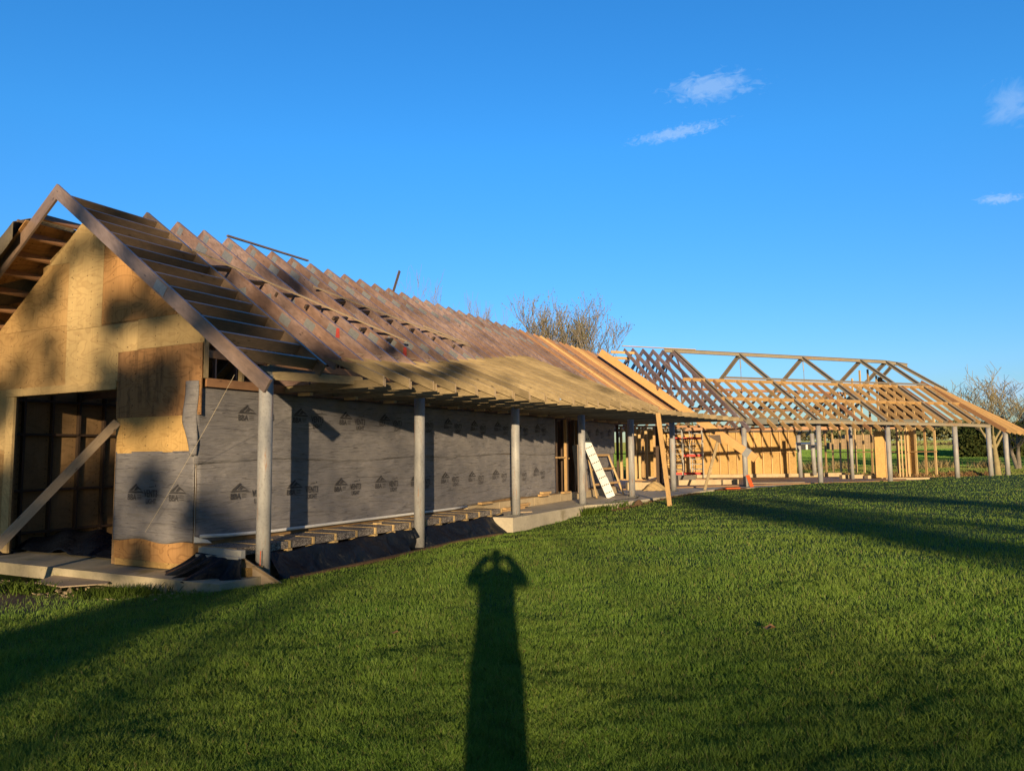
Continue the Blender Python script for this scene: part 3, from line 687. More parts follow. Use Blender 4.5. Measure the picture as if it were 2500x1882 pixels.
o = cloth(flap2, 60, 16, 'black_plastic_sheet', M['dpm'], None, .004); tag(o, 'black plastic sheet gathered in folds with a ragged tail at the deck corner', 'plastic sheet', 'black damp proof plastic sheets')
def heap(u, v):
    n = -16.9+u*3.7; s = 9.35+v*2.6
    h = .32*math.sin(math.pi*min(1, v*1.15))*(.5+.5*math.sin(u*3+.4))+.10*math.sin(u*17+v*9)*math.sin(v*11+u*4)+max(0, u-.62)*2.1*v
    return W(s, n, -.21+max(.01, h))
o = cloth(heap, 50, 36, 'black_plastic_sheet', M['dpm'], None, .004); tag(o, 'crumpled black plastic heaped inside the dark doorway of the gable', 'plastic sheet', 'black damp proof plastic sheets')
def heap2(u, v):
    n = -19.0+u*2.6; s = 8.2+v*1.0
    h = .30*math.sin(math.pi*v)*math.sin(math.pi*u)+.06*math.sin(u*15+v*9)*math.sin(v*13+u*4)
    return W(s, n, -.25+max(.02, h))
o = cloth(heap2, 40, 24, 'black_plastic_sheet', M['dpm'], None, .004); tag(o, 'crumpled black plastic lying on the slab left of the gable doorway', 'plastic sheet', 'black damp proof plastic sheets')
b = MB()
for i in range(12):
    sa = 9.7+i*.62; pa = W(sa, -9.27+.02*math.sin(i*2.1), 0); pb_ = W(sa+.63, -9.27+.02*math.sin(i*2.1+2.1), 0)
    pa.z = g1(pa.x, pa.y)+.035; pb_.z = g1(pb_.x, pb_.y)+.035; b.beam(pa, pb_, .10, .05)
tag(b.build('edging_board', M['soil'], None), 'muddy brown edging board half buried between the black sheet and the lawn', 'edging')
# braces, offcuts by the gable
b = MB(); p0 = Vector((-8.55, 11.35, -.43)); p1 = W(8.93, -12.93, 2.38); b.beam(p0, p1, .045, .15, (p1-p0).cross(Vector((-.55, .8, 0))).normalized()); o = b.build('timber_brace', M['prop'], None); tag(o, 'weathered timber plank propped diagonally from the lawn to the gable doorway', 'brace')
b = MB(); b.poly([onz(85, 1424, -.39), onz(145, 1401, -.39), onz(280, 1409, -.39), onz(262, 1426, -.39), onz(150, 1434, -.39)], .02, UP); o = b.build('plywood_offcut', M['prop'], None); tag(o, 'flat plywood offcut lying on bare soil before the gable slab', 'board')
b = MB(); c = W(9.27, -9.66, 0); b.poly([c+Vector((-.26, -.14, .05)), c+Vector((-.20, -.2, .11)), c+Vector((.52, -.2, -.36)), c+Vector((.50, -.14, -.42)), c+Vector((.0, -.14, -.42))], .04, Vector((.1, -1, 0)).normalized()); o = b.build('wood_wedge', M['prop'], None); tag(o, 'pale triangular board leaning against the foot of the rusty corner post', 'board')
b = MB(); b.abox(9.02, 9.34, -10.0, -9.58, -.42, -.1, W); o = b.build('wood_packer', M['plyb'], None); tag(o, 'bright plywood packing block beside the rusty corner post', 'block')
b = MB(); b.tube([W(9.3, -9.6, .15), W(9.28, -9.59, -.2), W(9.26, -9.57, -.42)], .007, 5); o = b.build('rusty_rod', M['orange'], None); tag(o, 'thin rusty reinforcing rod standing against the corner post', 'rod')
# ------------------------------------------------------------------ things on the veranda slab
def staging():
    e = empty('white_staging_board', W(26.9, -9.8, 0), 'white lightweight staging board leaning on the wall between two grey posts', 'staging board')
    p0 = W(26.95, -9.82, .03); p1 = W(26.2, -10.62, 2.45); ax = (p1-p0).normalized(); sd = Vector((1, -.12, 0)).normalized(); sd = (sd-ax*sd.dot(ax)).normalized(); nm_ = sd.cross(ax)
    b = MB(); b.beam(p0, p1, .31, .05, nm_); bd = b.build('board', M['whitep'], e)
    L = (p1-p0).length
    hb = MB(); k = 0
    sg = -1 if nm_.y > 0 else 1
    while .2+k*.31 < L-.1:
        for j in range(4):
            c = p0+ax*(.2+k*.31)+sd*(-.108+j*.072)+nm_*sg*.0262; hb.box(c, ax, sd, .02, .022, .0012, nm_)
        k += 1
    hb.build('rivet_pads', M['hole'], bd)
    b = MB(); b.beam(p0-ax*.0+nm_*sg*-.03, p0+ax*.75+nm_*sg*-.03, .33, .02, nm_); b.build('overlapping_board', M['whitep'], e)
staging()
def frame_rack():
    e = empty('timber_frame_panel', W(28, -10.3, 0), 'pale timber ladder frame leaning on the membrane wall behind the staging board', 'timber frame')
    for (u0, u1) in ((26.35, 26.85), (29.35, 29.1)):
        b = MB(); b.beam(W(u0, -10.15, .02), W(u1, -10.68, 1.62), .09, .05, N); b.build('rail', M['pale'], e)
    for z in (.50, 1.06, 1.60):
        f = z/1.62; n = -10.15-.53*f
        b = MB(); b.beam(W(26.4+.4*f, n, z), W(29.3-.2*f, n, z), .05, .08); b.build('rung', M['fresh'], e)
frame_rack()
b = MB(); b.beam(W(25.72, -10.45, .27), W(25.62, -10.6, 2.0), .03, .42, Vector((.9, .2, 0))); o = b.build('rough_board', M['dullw'], None); tag(o, 'rough grey board standing upright beside the dark wall doorway', 'board')
for i, (s, n, z, L, lab) in enumerate(((20.2, -10.55, .05, 1.6, 'lowest fresh plank of the pile at the wall foot'), (20.5, -10.55, .10, 1.5, 'middle fresh plank of the pile at the wall foot'), (21.0, -10.58, .155, .9, 'short top plank of the pile at the wall foot'))):
    b = MB(); b.beam(W(s-L/2, n, z-.02), W(s+L/2, n, z-.02), .14, .045); o = b.build('timber_plank', M['fresh'], None); tag(o, lab, 'plank', 'planks at the wall foot')
for i, (s, n, z, lab) in enumerate(((18.7, -10.62, .32, 'short timber offcut on the plinth behind the third post'), (22.6, -10.6, .33, 'thick timber offcut on the plinth near the doorway'), (22.75, -10.6, .40, 'thin timber offcut topping the pile near the doorway'), (24.7, -10.7, .31, 'timber offcut on the doorway sill'))):
    b = MB(); b.beam(W(s-.28, n, z), W(s+.28, n+.03, z), .14, .06); o = b.build('timber_offcut', M['fresh'], None); tag(o, lab, 'offcut', 'timber offcuts on the plinth')
# planks propping the eaves
b = MB(); b.beam(onz(1636, 1238, -.13)-UP*.03, Vector((4.95, 24.35, 0))+Vector((-.12, .35, 3.0)), .15, .045, D); o = b.build('timber_prop', M['fresh'], None); tag(o, 'long fresh timber plank propping the eaves from the lawn edge', 'prop')
# glulam valley beam
g0 = ons(1466, 860, 35.1); g1_ = ons(1846, 1120, 35.1); gd = (g1_-g0).normalized()
GL = empty('laminated_beam', g1_, 'huge orange laminated timber beam sloping from the ridge down past the eaves', 'beam')
b = MB(); b.beam(g0, g1_, .14, .36); b.build('beam_body', M['glulam'], GL)
b = MB(); b.beam(g1_-gd*.62, g1_-gd*.34, .165, .39); b.build('steel_shoe', M['plate'], GL)
b = MB(); c = ons(1752, 1068, 35.0); b.poly([c+N*-.5+UP*.12, c+N*.12+UP*.12, c+N*.16+UP*-.30], .05, D); b.build('bracket', M['dullw'], GL)
b = MB(); b.beam(onz(1720, 1196, -.0), ons(1753, 1076, 35.1), .12, .06, Vector((0, 1, 0))); o = b.build('timber_prop', M['green'], None); tag(o, 'slanting treated timber prop under the laminated beam', 'prop')
# ------------------------------------------------------------------ FAR WING
B = empty('steel_framed_wing', Q(9, 0, 0), 'open far wing with steel ridge frames and fresh orange rafters', 'building')
RH, S2 = 7.2, .74
def r2(n): return RH-S2*abs(n)
n2r = (UP+N2*S2).normalized(); n2l = (UP-N2*S2).normalized()
b = MB(); b.ibeam(Q(2.0, 0, RH-.10), Q(18.0, 0, RH-.12), .2, .14); b.build('ridge_beam', M['steel'], B)
b = MB(); b.ibeam(Q(18.0, 0, RH-.12), Q(19.9, .1, RH-.28), .2, .14); b.build('ridge_beam', M['steel'], B)
b = MB(); b.beam(Q(-.6, 0, RH+.02), Q(4.0, 0, RH+.03), .12, .03); b.build('ridge_batten', M['fresh'], B)
def sloped(t0, n0, t1, n1, w, d, m, name, off=0, ib=False):
    up = n2r if n1+n0 > 0 else n2l
    k = d/2*math.sqrt(1+S2*S2)+off
    p0 = Q(t0, n0, r2(n0)-k); p1 = Q(t1, n1, r2(n1)-k)
    b = MB()
    if ib: b.ibeam(p0, p1, d, w, up)
    else: b.beam(p0, p1, w, d, up)
    return b.build(name, M[m], B)
TF = [2.65, 7.0, 11.55, 16.1, 18.2]
for t in TF:
    sloped(t, .02, t+.25, 5.30, .13, .20, 'steel', 'steel_rafter', .0, True)
    sloped(t, -.02, t-.1, -5.6, .13, .20, 'steel', 'steel_rafter', .0, True)
for (t, n) in ((7.0, 1), (11.55, 1)):
    b = MB(); b.tube([Q(t, 0, RH-.2), Q(t, .05, 6.3)], .035, 8); b.tube([Q(t, .05, 6.3), Q(t, .05, 4.2)], .018, 6); b.build('hanger_rod', M['plate'], B)
# timber trusses at the near end of far wing
src = None
for k in range(5):
    t = .05+.62*k
    b = MB()
    dz = .19/2*1.24
    for sg in (1, -1):
        up = n2r if sg > 0 else n2l
        ft = min(5.9, 3.5+.75*k) if sg > 0 else 5.9; b.beam(Q(t, 0, RH-.06-dz), Q(t, ft*sg, r2(ft)-.06-dz), .06, .19, up, cut0=N2)
        if sg > 0: b.beam(Q(t, .35, RH-.95), Q(t, 3.2, r2(3.2)-.85), .045, .11, up)
        for (na, nb) in ((.3, .9), (1.65, 2.3)):
            b.beam(Q(t, na*sg, r2(na)-.2), Q(t, nb*sg, r2(nb)-.95 if na < nb else r2(nb)-.85), .045, .09, D2.cross(UP))
        b.beam(Q(t, 2.45*sg, r2(2.45)-.2), Q(t, 2.45*sg, 4.2), .05, .09, N2)
    b.build('roof_truss', M['weath'], B, origin=Q(t, 0, 3))
sloped(-.55, .1, -.55, 3.2, .05, .18, 'weath', 'rafter')
for z in (6.85, 6.55):
    b = MB(); b.beam(Q(-1.4, .2, z), Q(.0, .2, z), .05, .13); b.build('nogging', M['fresh'], B)
# purlins
for sg in (1, -1):
    m = 'fresh' if sg > 0 else 'rust_t'
    sloped(1.4, 2.42*sg, 18.9, 2.42*sg, .05, .17, m, 'purlin', .0)
    sloped(2.6, 3.83*sg, 19.6, 3.83*sg, .05, .17, m, 'purlin', .0)
    sloped(4.0, 2.36*sg, 18.6, 2.36*sg, .12, .05, 'steel', 'steel_purlin', -.06) if sg > 0 else None
# rafters between purlins
for sg in (1, -1):
    t = 3.25
    i = 0
    while t < 18.9:
        if all(abs(t-a) > .22 for a in TF):
            m = 'fresh' if (i % 9) else 'rust_t'
            sloped(t, 2.46*sg, t+.04, 3.80*sg, .05, .17, m, 'rafter')
            sloped(t+.05, 3.86*sg, t+.1, 5.95*sg if (sg > 0 and t < 14.5) or sg < 0 else 5.38, .05, .17, m, 'rafter')
        t += .735; i += 1
# verge rafters fanning at the far end
for k in range(6):
    f = k/5
    sloped(18.75+.10*k, 1.9+.25*k if k < 4 else 2.4, 19.95+.33*k, 6.0+.07*k, .05, .22, 'fresh' if k else 'rust_t', 'verge_rafter', -.02)
sloped(19.0, .1, 19.9, 2.7, .13, .18, 'steel', 'steel_rafter', 0, True)
sloped(19.0, -.1, 19.4, -5.4, .13, .18, 'steel', 'steel_rafter', 0, True)
# eave beam + stubs
b = MB(); b.ibeam(Q(4.65, 5.50, 3.10), Q(11.9, 5.62, 3.03), .17, .14); b.build('eave_beam', M['steel'], B)
b = MB(); b.ibeam(Q(11.92, 5.62, 3.03), Q(16.9, 5.72, 2.98), .17, .14); b.build('eave_beam', M['steel'], B)
b = MB(); b.ibeam(Q(16.92, 5.72, 2.98), Q(19.1, 5.74, 2.92), .17, .14); b.build('eave_beam', M['steel'], B)
b = MB(); b.ibeam(Q(2.86, 5.0, 3.12), Q(4.6, 5.46, 3.10), .30, .16); b.build('stub_beam', M['steeld'], B)
for t in (7.54, 12.2):
    b = MB(); b.ibeam(Q(t-.1, 4.95, 3.16), Q(t+1.6, 5.5, 3.16), .2, .14); b.build('stub_beam', M['steeld'], B)
b = MB(); b.ibeam(Q(1.5, -5.4, 3.0), Q(18.6, -5.4, 3.0), .2, .14); b.build('eave_beam', M['steeld'], B)
b = MB(); b.ibeam(Q(2.9, 4.9, 2.95), Q(16.3, 4.85, 2.93), .14, .12); b.build('eave_beam', M['steeld'], B)
for (t, n, z0, z1, m) in ((3.39, 4.46, 0, 2.98, 'post'), (7.54, 5.0, -.05, 3.0, 'post'), (12.25, 5.0, -.1, 2.95, 'post'), (16.35, 5.68, 0, 2.88, 'postr'), (18.95, 5.7, 0, 2.83, 'post'), (20.35, 5.68, 0, 2.70, 'postr')):
    post(Q(t, n, 0), z0, z1, B, m, plate=(t < 3))
b = MB(); b.tube([aty(1955, 1165, 44.5)*1.0, aty(1949, 1062, 44.5)], .12, 14); b.build('steel_post', M['post'], B, smooth=True)
b = MB(); b.tube([aty(1989, 1160, 46), aty(1982, 1058, 46)], .13, 14); b.build('steel_post', M['post'], B, smooth=True)
b = MB(); c = aty(2082, 1172, 42.5); b.tube([Vector((c.x, c.y, 0)), Vector((c.x, c.y, 3.0))], .1, 14); b.build('steel_post', M['post'], B, smooth=True)
# rear wall of far wing: plywood on studs
x0, x1, yw = 8.0, 17.72, 46.8
b = MB(); b.abox(x0, x1, yw, yw+.02, .26, 2.86); rb = b.build('plywood_wall', M['plyb'], B)
for i in range(9):
    xa = x0+i*1.08+.002; b = MB(); b.abox(xa, min(x1, xa+1.075), yw-.012, yw-.002, .26, 2.84); b.build('plywood_sheet', M['plyb'], rb)
for i, x in enumerate(np.arange(x0+.05, x1+.01, .54)):
    b = MB(); b.abox(x-.025, x+.025, yw-.12, yw-.014, .26, 2.84); b.build('stud', M['fresh'], rb)
b = MB(); b.abox(x0, x1, yw-.125, yw-.01, 1.56, 1.61); b.build('nogging', M['fresh'], rb)
b = MB(); b.abox(x0, x1, yw-.13, yw-.005, 2.845, 2.95); b.build('top_plate', M['dark_t'], rb)
b = MB(); b.abox(x0, x1+.05, yw-.2, yw+.05, 0.002, .255); b.build('plinth', M['block'], rb)
b = MB(); b.abox(x0, 24.0, yw-.25, yw-.1, 2.955, 3.16); b.build('top_plate', M['rust_t'], rb)
# studded screen between the wings
for (u, Y, m) in ((1508, 37.5, 'dark_t'), (1517, 38.5, 'pale'), (1531, 37.8, 'pale'), (1551, 37.8, 'pale'), (1562, 38.5, 'pale'), (1578, 38, 'pale'), (1570, 41, 'fresh'), (1598, 41, 'fresh')):
    c = aty(u, 1100, Y); b = MB(); b.beam(Vector((c.x, c.y, .3)), Vector((c.x, c.y, 3.05)), .1, .12, N); b.build('stud', M[m], B)
b = MB(); a = aty(1502, 1100, 38); c = aty(1612, 1100, 38.6); b.beam(Vector((a.x, a.y, 1.62)), Vector((c.x, c.y, 1.62)), .09, .05); b.build('nogging', M['dark_t'], B)
b = MB(); b.beam(Vector((a.x, a.y, 3.0)), Vector((c.x+4, c.y+1.2, 3.0)), .1, .1); b.build('top_plate', M['rust_t'], B)
b = MB(); b.beam(Vector((a.x, a.y, .32)), Vector((c.x, c.y, .32)), .1, .06); b.build('sole_plate', M['fresh'], B)
b = MB(); a = aty(1545, 1100, 42.3); c = aty(1608, 1100, 42.6); b.poly([Vector((a.x, a.y, .3)), Vector((c.x, c.y, .3)), Vector((c.x, c.y, 2.95)), Vector((a.x, a.y, 2.95))], .02, Vector((0, 1, 0))); b.build('plywood_sheet', M['plyb'], B)
# inner gable partition at t=16.3
for k in range(14):
    n = -3.3+k*.6
    m = 'pale' if k % 3 else 'fresh'
    b = MB(); b.beam(Q(16.3, n, .3), Q(16.3, n, min(r2(n)-.45, 6.6)), .12, .05, D2); b.build('stud', M[m], B)
b = MB(); b.poly([Q(16.42, .9, 3.3), Q(16.42, 4.3, 3.3), Q(16.42, 2.9, r2(2.9)-.4), Q(16.42, .9, r2(.9)-.5)], .02, D2); b.build('plywood_sheet', M['plyd'], B)
b = MB(); b.poly([Q(16.42, 2.6, .3), Q(16.42, 3.2, .3), Q(16.42, 3.2, 2.95), Q(16.42, 2.6, 2.95)], .02, D2); b.build('plywood_sheet', M['plyb'], B)
b = MB(); b.beam(Q(16.3, -3.4, 1.55), Q(16.3, 4.6, 1.55), .05, .05); b.beam(Q(16.3, -3.4, 3.1), Q(16.3, 4.6, 3.1), .1, .1); b.build('nogging', M['fresh'], B)
c0 = aty(2157, 1163, 42.3)
b = MB(); b.abox(c0.x-.40, c0.x+.16, c0.y, c0.y+.12, .12, 2.75); b.build('sheathed_pier', M['plyb'], B); b = MB(); b.abox(c0.x+.17, c0.x+.26, c0.y-.02, c0.y+.12, .12, 2.8); b.build('stud', M['fresh'], B)
for dx_, m in ((1.05, 'pale'), (1.22, 'pale'), (1.42, 'fresh'), (1.6, 'pale')):
    b = MB(); b.beam(Vector((c0.x+dx_-.1, c0.y, .15)), Vector((c0.x+dx_-.1, c0.y, 2.8)), .11, .07, N); b.build('stud', M[m], B)
# low foundation upstands
def upstand(u0, u1, v, Y, h, d=.3):
    a = aty(u0, v, Y); c = aty(u1, v, Y+.2)
    b = MB(); b.beam(Vector((a.x, a.y, h/2+.003)), Vector((c.x, c.y, h/2+.003)), d, h); b.build('foundation_upstand', M['block'], B)
upstand(1530, 1600, 1190, 34.0, .33); upstand(1655, 1758, 1185, 37.2, .3); upstand(1762, 1800, 1185, 37.6, .28)
upstand(1962, 2060, 1165, 46.5, .28); upstand(2053, 2105, 1168, 43.3, .26); upstand(2115, 2152, 1168, 43.0, .22); upstand(1828, 1960, 1176, 38.6, .07, .5); upstand(2160, 2275, 1168, 42.2, .1)
b = MB(); a = aty(1654, 1178, 39.5); c = aty(1697, 1178, 39.6); b.beam(Vector((a.x, a.y, .30)), Vector((c.x, c.y, .30)), .25, .3); b.build('foundation_upstand', M['blockd'], B)
prism('timber_floor', [Q(-4, 3.9, 0), Q(14.3, 4.2, 0), Q(16.8, 2.2, 0), Q(16.8, -6.2, 0), Q(-4, -6.5, 0)], .004, .05, M['floor'], None, B)
# scaffold tower
ST = empty('scaffold_tower', aty(1680, 1168, 43.8), 'aluminium scaffold tower with red toe boards standing before the plywood wall', 'scaffold')
fl = 0.0; Ys = 43.2; legs = []
for (ua, ub, Y) in ((1641, 1667, 43.6), (1686, 1716, 43.6)):
    for dy in (0, 1.3):
        a = aty(ua+dy*4, 1165, Y+dy); c = aty(ub+dy*2, 1165, Y+dy)
        b = MB()
        for p in (a, c): b.tube([Vector((p.x, p.y, .12)), Vector((p.x, p.y, 2.95))], .028, 6)
        for z in np.arange(.35, 2.9, .30): b.tube([Vector((a.x, a.y, z)), Vector((c.x, c.y, z))], .017, 5)
        b.build('end_frame', M['alu'], ST)
        if dy == 0:
            for p in (a, c): legs.append(p)
for p in legs:
    b = MB(); b.tube([Vector((p.x-.03, p.y, .07)), Vector((p.x+.03, p.y, .07))], .07, 10); b.build('wheel', M['hole'], ST)
for z, rr in ((2.45, ((0, 1), (1, 3))), (1.46, ((1, 3),)), (.42, ((0, 1), (1, 3)))):
    for (i, j) in rr:
        a, c = legs[i], legs[j]; b = MB(); b.beam(Vector((a.x+.08, a.y-.05, z)), Vector((c.x-.04, c.y-.05, z)), .04, .13); b.build('toe_board', M['red'], ST)
b = MB(); b.tube([Vector((legs[0].x, legs[0].y-.04, 2.7)), Vector((legs[3].x, legs[3].y-.04, 1.25))], .02, 6); b.build('diagonal_brace', M['steeld'], ST); b = MB(); b.tube([Vector((legs[3].x, legs[3].y+1.3, 2.7)), Vector((legs[0].x, legs[0].y+1.3, 1.2))], .02, 6); b.build('diagonal_brace', M['steeld'], ST)
# debris inside
def crump(cx, cy, z, sx, sy, h, name, m, lab, cat, k=1.0):
    def f(u, v):
        x = (u-.5)*sx; y = (v-.5)*sy; hh = h*math.sin(math.pi*u)*math.sin(math.pi*v)+.12*h*math.sin(u*14*k+v*9)*math.sin(v*17*k+u*5)
        return Vector((cx+x+.15*y, cy+y, z+max(.004, hh)))
    o = cloth(f, 26, 26, name, m, None, .01); tag(o, lab, cat); return o
c = aty(1600, 1192, 33.5); crump(c.x, c.y, .0, 1.1, .8, .36, 'cardboard_heap', M['plyp'], 'crumpled brown cardboard sheets heaped on the slab before the studs', 'cardboard')
c = aty(1618, 1190, 35.0); crump(c.x, c.y, .0, .8, .7, .25, 'plastic_heap', M['dpm'], 'crumpled black plastic heap at the foot of the dark column', 'plastic sheet')
for i, (u0, v0, Y0, u1, v1, Y1, lab) in enumerate(((1515, 1171, 36, 1606, 1173, 37, 'upper fresh plank laid across the foundation behind the fifth post'), (1535, 1176, 35, 1604, 1178, 35.6, 'lower fresh plank laid across the foundation behind the fifth post'), (1580, 1174, 34.5, 1612, 1164, 36, 'tilted board resting on planks behind the fifth post'), (1575, 1176, 35, 1606, 1192, 33.2, 'pale plank sloping down onto the cardboard heap'))):
    b = MB(); b.beam(aty(u0, v0, Y0), aty(u1, v1, Y1), .2, .045); o = b.build('timber_plank', M['fresh' if i != 2 else 'dullw'], None); tag(o, lab, 'plank', 'loose planks between the wings')
for i, (u0, v0, u1, v1, Y, lab) in enumerate(((1655, 1169, 1790, 1171, 41, 'long plank on the far wing floor nearest the scaffold'), (1700, 1176, 1790, 1172, 39, 'long plank on the far wing floor nearest the lawn'))):
    b = MB(); b.beam(aty(u0, v0, Y), aty(u1, v1, Y+.3), .25, .05); o = b.build('timber_plank', M['rust_t'], None); tag(o, lab, 'plank', 'long planks on the far wing floor')
b = MB(); b.beam(aty(1836, 1188, 34.9), aty(1825, 1160, 35.4), .035, .17, Vector((1, 0, .2))); o = b.build('orange_board', M['orange'], None); tag(o, 'orange edged board leaning against the seventh steel post', 'board')
b = MB(); b.beam(aty(1772, 1192, 33.0), aty(1806, 1191, 33.2), .1, .05); o = b.build('orange_strip', M['orange'], None); tag(o, 'orange plank lying flat on the slab edge left of the post', 'plank')
c = aty(1790, 1190, 33.6); crump(c.x, c.y, -.02, 1.6, .5, .14, 'soil_heap', M['soil'], 'low heap of dark soil behind the orange plank', 'soil heap', 2)
c = aty(1559, 1223, 26.3); crump(c.x, c.y, -.15, .42, .35, .2, 'clay_lump', M['soil'], 'dark clay lump at the slab edge by the fifth post', 'clod', 2)
# soil strip along slab edge
rnd = random.Random(3)
b = MB()
for i in range(420):
    f = rnd.random(); s = 23.3+f*8.4; n = -8.6+(s-23.3)*.083+rnd.uniform(-.05, .32)+.1; p = W(s, n, 0); z = g1(p.x, p.y)
    r_ = rnd.uniform(.015, .055); c = Vector((p.x, p.y, z+r_*.4))
    q = [c+Vector((rnd.uniform(-1, 1), rnd.uniform(-1, 1), rnd.uniform(-.6, .9)))*r_ for _ in range(6)]
    b.raw(q, [(0, 1, 2), (0, 2, 3), (0, 3, 4), (1, 2, 5), (3, 4, 5), (0, 4, 1), (2, 3, 5), (1, 5, 4)])
tag(b.build('soil_clods', M['soil'], None), 'brown clods of loose soil along the veranda slab edge', 'soil', kind='stuff')
b = MB()
for i in range(260):
    s = rnd.uniform(7.3, 8.3); n = rnd.uniform(-15.5, -9.6); p = W(s, n, 0); r_ = rnd.uniform(.01, .05)*(1 if i % 9 else 1.8); c = Vector((p.x, p.y, g1(p.x, p.y)+r_*.3))
    q = [c+Vector((rnd.uniform(-1, 1), rnd.uniform(-1, 1), rnd.uniform(-.5, .8)))*r_ for _ in range(6)]
    b.raw(q, [(0, 1, 2), (0, 2, 3), (0, 3, 4), (1, 2, 5), (3, 4, 5), (0, 4, 1), (2, 3, 5), (1, 5, 4)])
tag(b.build('rubble', M['block'], None), 'small pale rubble scattered in front of the gable slab', 'rubble', kind='stuff')
b = MB(); b.tube([W(25.6, -9.2, .012), W(26.3, -9.0, .012), W(26.9, -8.75, .012), W(27.2, -8.9, .012), W(27.9, -9.0, .012), W(28.3, -9.6, .012), W(28.6, -10.4, .012), W(28.9, -10.6, .3)], .014, 6); tag(b.build('black_cable', M['hole'], None), 'black electric cable snaking over the slab round the fifth post', 'cable')
for i, (s, n, a, L, lab) in enumerate(((7.7, -11.3, .4, .5, 'short broken batten lying in the grass before the gable corner'), (7.5, -13.6, -.7, .7, 'thin weathered stick lying on the soil left of the plywood offcut'), (19.6, -9.75, .2, .35, 'small timber block lying on the slab beside the third post'))):
    p = W(s, n, 0); z = (g1(p.x, p.y)+.03) if s < 10 else .02; dd = Vector((math.cos(a), math.sin(a), .02)); p = Vector((p.x, p.y, z)); b = MB(); b.beam(p-dd*L/2, p+dd*L/2, .05, .03); tag(b.build('timber_offcut', M['prop'], None), lab, 'offcut')
# ------------------------------------------------------------------ vegetation
def m_leaf(name, a, b, tr=.3):
    t = NT(name); g = t.n('ShaderNodeNewGeometry'); oi = g.outputs['Random Per Island']
    col = t.mix(oi, a, b); n = t.noise(g.outputs['Position'], .9, 3); col = t.mix(t.math('MULTIPLY', t.ramp(n, [(.35, 0.), (.65, 1.)]), .4), col, tuple(x*.6 for x in a))
    d = t.n('ShaderNodeBsdfDiffuse'); t.l(col, d.inputs[0]); tl = t.n('ShaderNodeBsdfTranslucent'); t.l(t.mix(.5, col, b), tl.inputs[0]); m = t.n('ShaderNodeMixShader'); m.inputs[0].default_value = tr
    t.l(d.outputs[0], m.inputs[1]); t.l(tl.outputs[0], m.inputs[2]); o = t.n('ShaderNodeOutputMaterial'); t.l(m.outputs[0], o.inputs[0]); return t.m
M['bark'] = noisy('bark', (.20, .165, .11), (.12, .10, .07), 3, .9, .5, .01)
M['lichen'] = noisy('lichen_bark', (.36, .30, .15), (.22, .18, .10), 3, .9, .5, .01)
M['twig'] = noisy('twig_bark', (.30, .26, .205), (.20, .175, .14), 2, .9)
M['ivy'] = m_leaf('ivy_leaves', (.16, .19, .05), (.26, .27, .09))
M['bud'] = m_leaf('budding_leaves', (.17, .19, .07), (.26, .27, .11))
M['conifer'] = m_leaf('conifer_needles', (.030, .050, .018), (.085, .095, .030), .15)
M['hedge'] = m_leaf('far_foliage', (.13, .15, .07), (.22, .21, .11), .1)
M['hedge2'] = m_leaf('dry_foliage', (.13, .11, .06), (.19, .15, .085), .1)
M['weed'] = m_leaf('weed_leaves', (.07, .12, .02), (.12, .17, .035))
RMIN = [.022]
def branch(b, p, d, L, r, lev, rn, tips, maxl, up=.25, spread=.55, nb=(2, 4)):
    r = max(r, RMIN[0]); n = max(3, int(L/.5)+2); pts = [p.copy()]; rad = [r]; dd = d.copy()
    for i in range(1, n):
        dd = (dd+Vector((rn.uniform(-1, 1), rn.uniform(-1, 1), rn.uniform(-.6, 1)))*(.13 if lev else .05)+UP*up*(.12 if lev else .5)).normalized()
        pts.append(pts[-1]+dd*(L/(n-1))); rad.append(max(RMIN[0]*.8, r*(1-.55*i/(n-1))))
    b.tube(pts, rad, 7 if lev == 0 else (5 if lev < 2 else 3), cap=False)
    if lev >= maxl: tips.append((pts[-1], dd)); tips.append((pts[len(pts)//2], dd)); return
    k = rn.randint(*nb)+(1 if lev == 0 else 0)
    for j in range(k):
        f = .45+.55*(j+1)/k if lev else .55+.45*(j+1)/k
        i = min(n-1, int(f*(n-1)+.5)); q = pts[i]
        side = Vector((rn.uniform(-1, 1), rn.uniform(-1, 1), rn.uniform(-.15, .5)))
        nd = (dd*(1-spread)+side.normalized()*spread+UP*up*.3).normalized()
        branch(b, q, nd, L*rn.uniform(.58, .85), rad[i]*rn.uniform(.5, .75), lev+1, rn, tips, maxl, up, spread, nb)
def leafmesh(pts, size, per, spread, rn):
    n = len(pts)*per; P = np.repeat(np.array([tuple(p) for p in pts]), per, 0)+rn.normal(0, spread, (n, 3))
    a = rn.normal(0, 1, (n, 3)); a /= np.linalg.norm(a, axis=1)[:, None]; c = rn.normal(0, 1, (n, 3)); c -= a*(a*c).sum(1)[:, None]; c /= np.linalg.norm(c, axis=1)[:, None]
    s = size*rn.uniform(.6, 1.4, n)[:, None]; V = np.stack([P-a*s*.5, P+c*s*.32, P+a*s*.5, P-c*s*.32], 1).reshape(-1, 3); return V
def npmesh(name, V, k, m, parent=None, origin=(0, 0, 0)):
    nf = len(V)//k; me = bpy.data.meshes.new(name); me.vertices.add(len(V)); me.vertices.foreach_set('co', (V-np.array(origin)).astype(np.float32).ravel())
    me.loops.add(nf*k); me.loops.foreach_set('vertex_index', np.arange(nf*k)); me.polygons.add(nf); me.polygons.foreach_set('loop_start', np.arange(0, nf*k, k)); me.polygons.foreach_set('loop_total', np.full(nf, k))
    me.update(); me.materials.append(m); o = bpy.data.objects.new(name, me); C.objects.link(o); WL[o.name] = Vector(origin)
    if parent is not None: o.parent = parent; o.location = Vector(origin)-WL[parent.name]
    else: o.location = origin
    return o
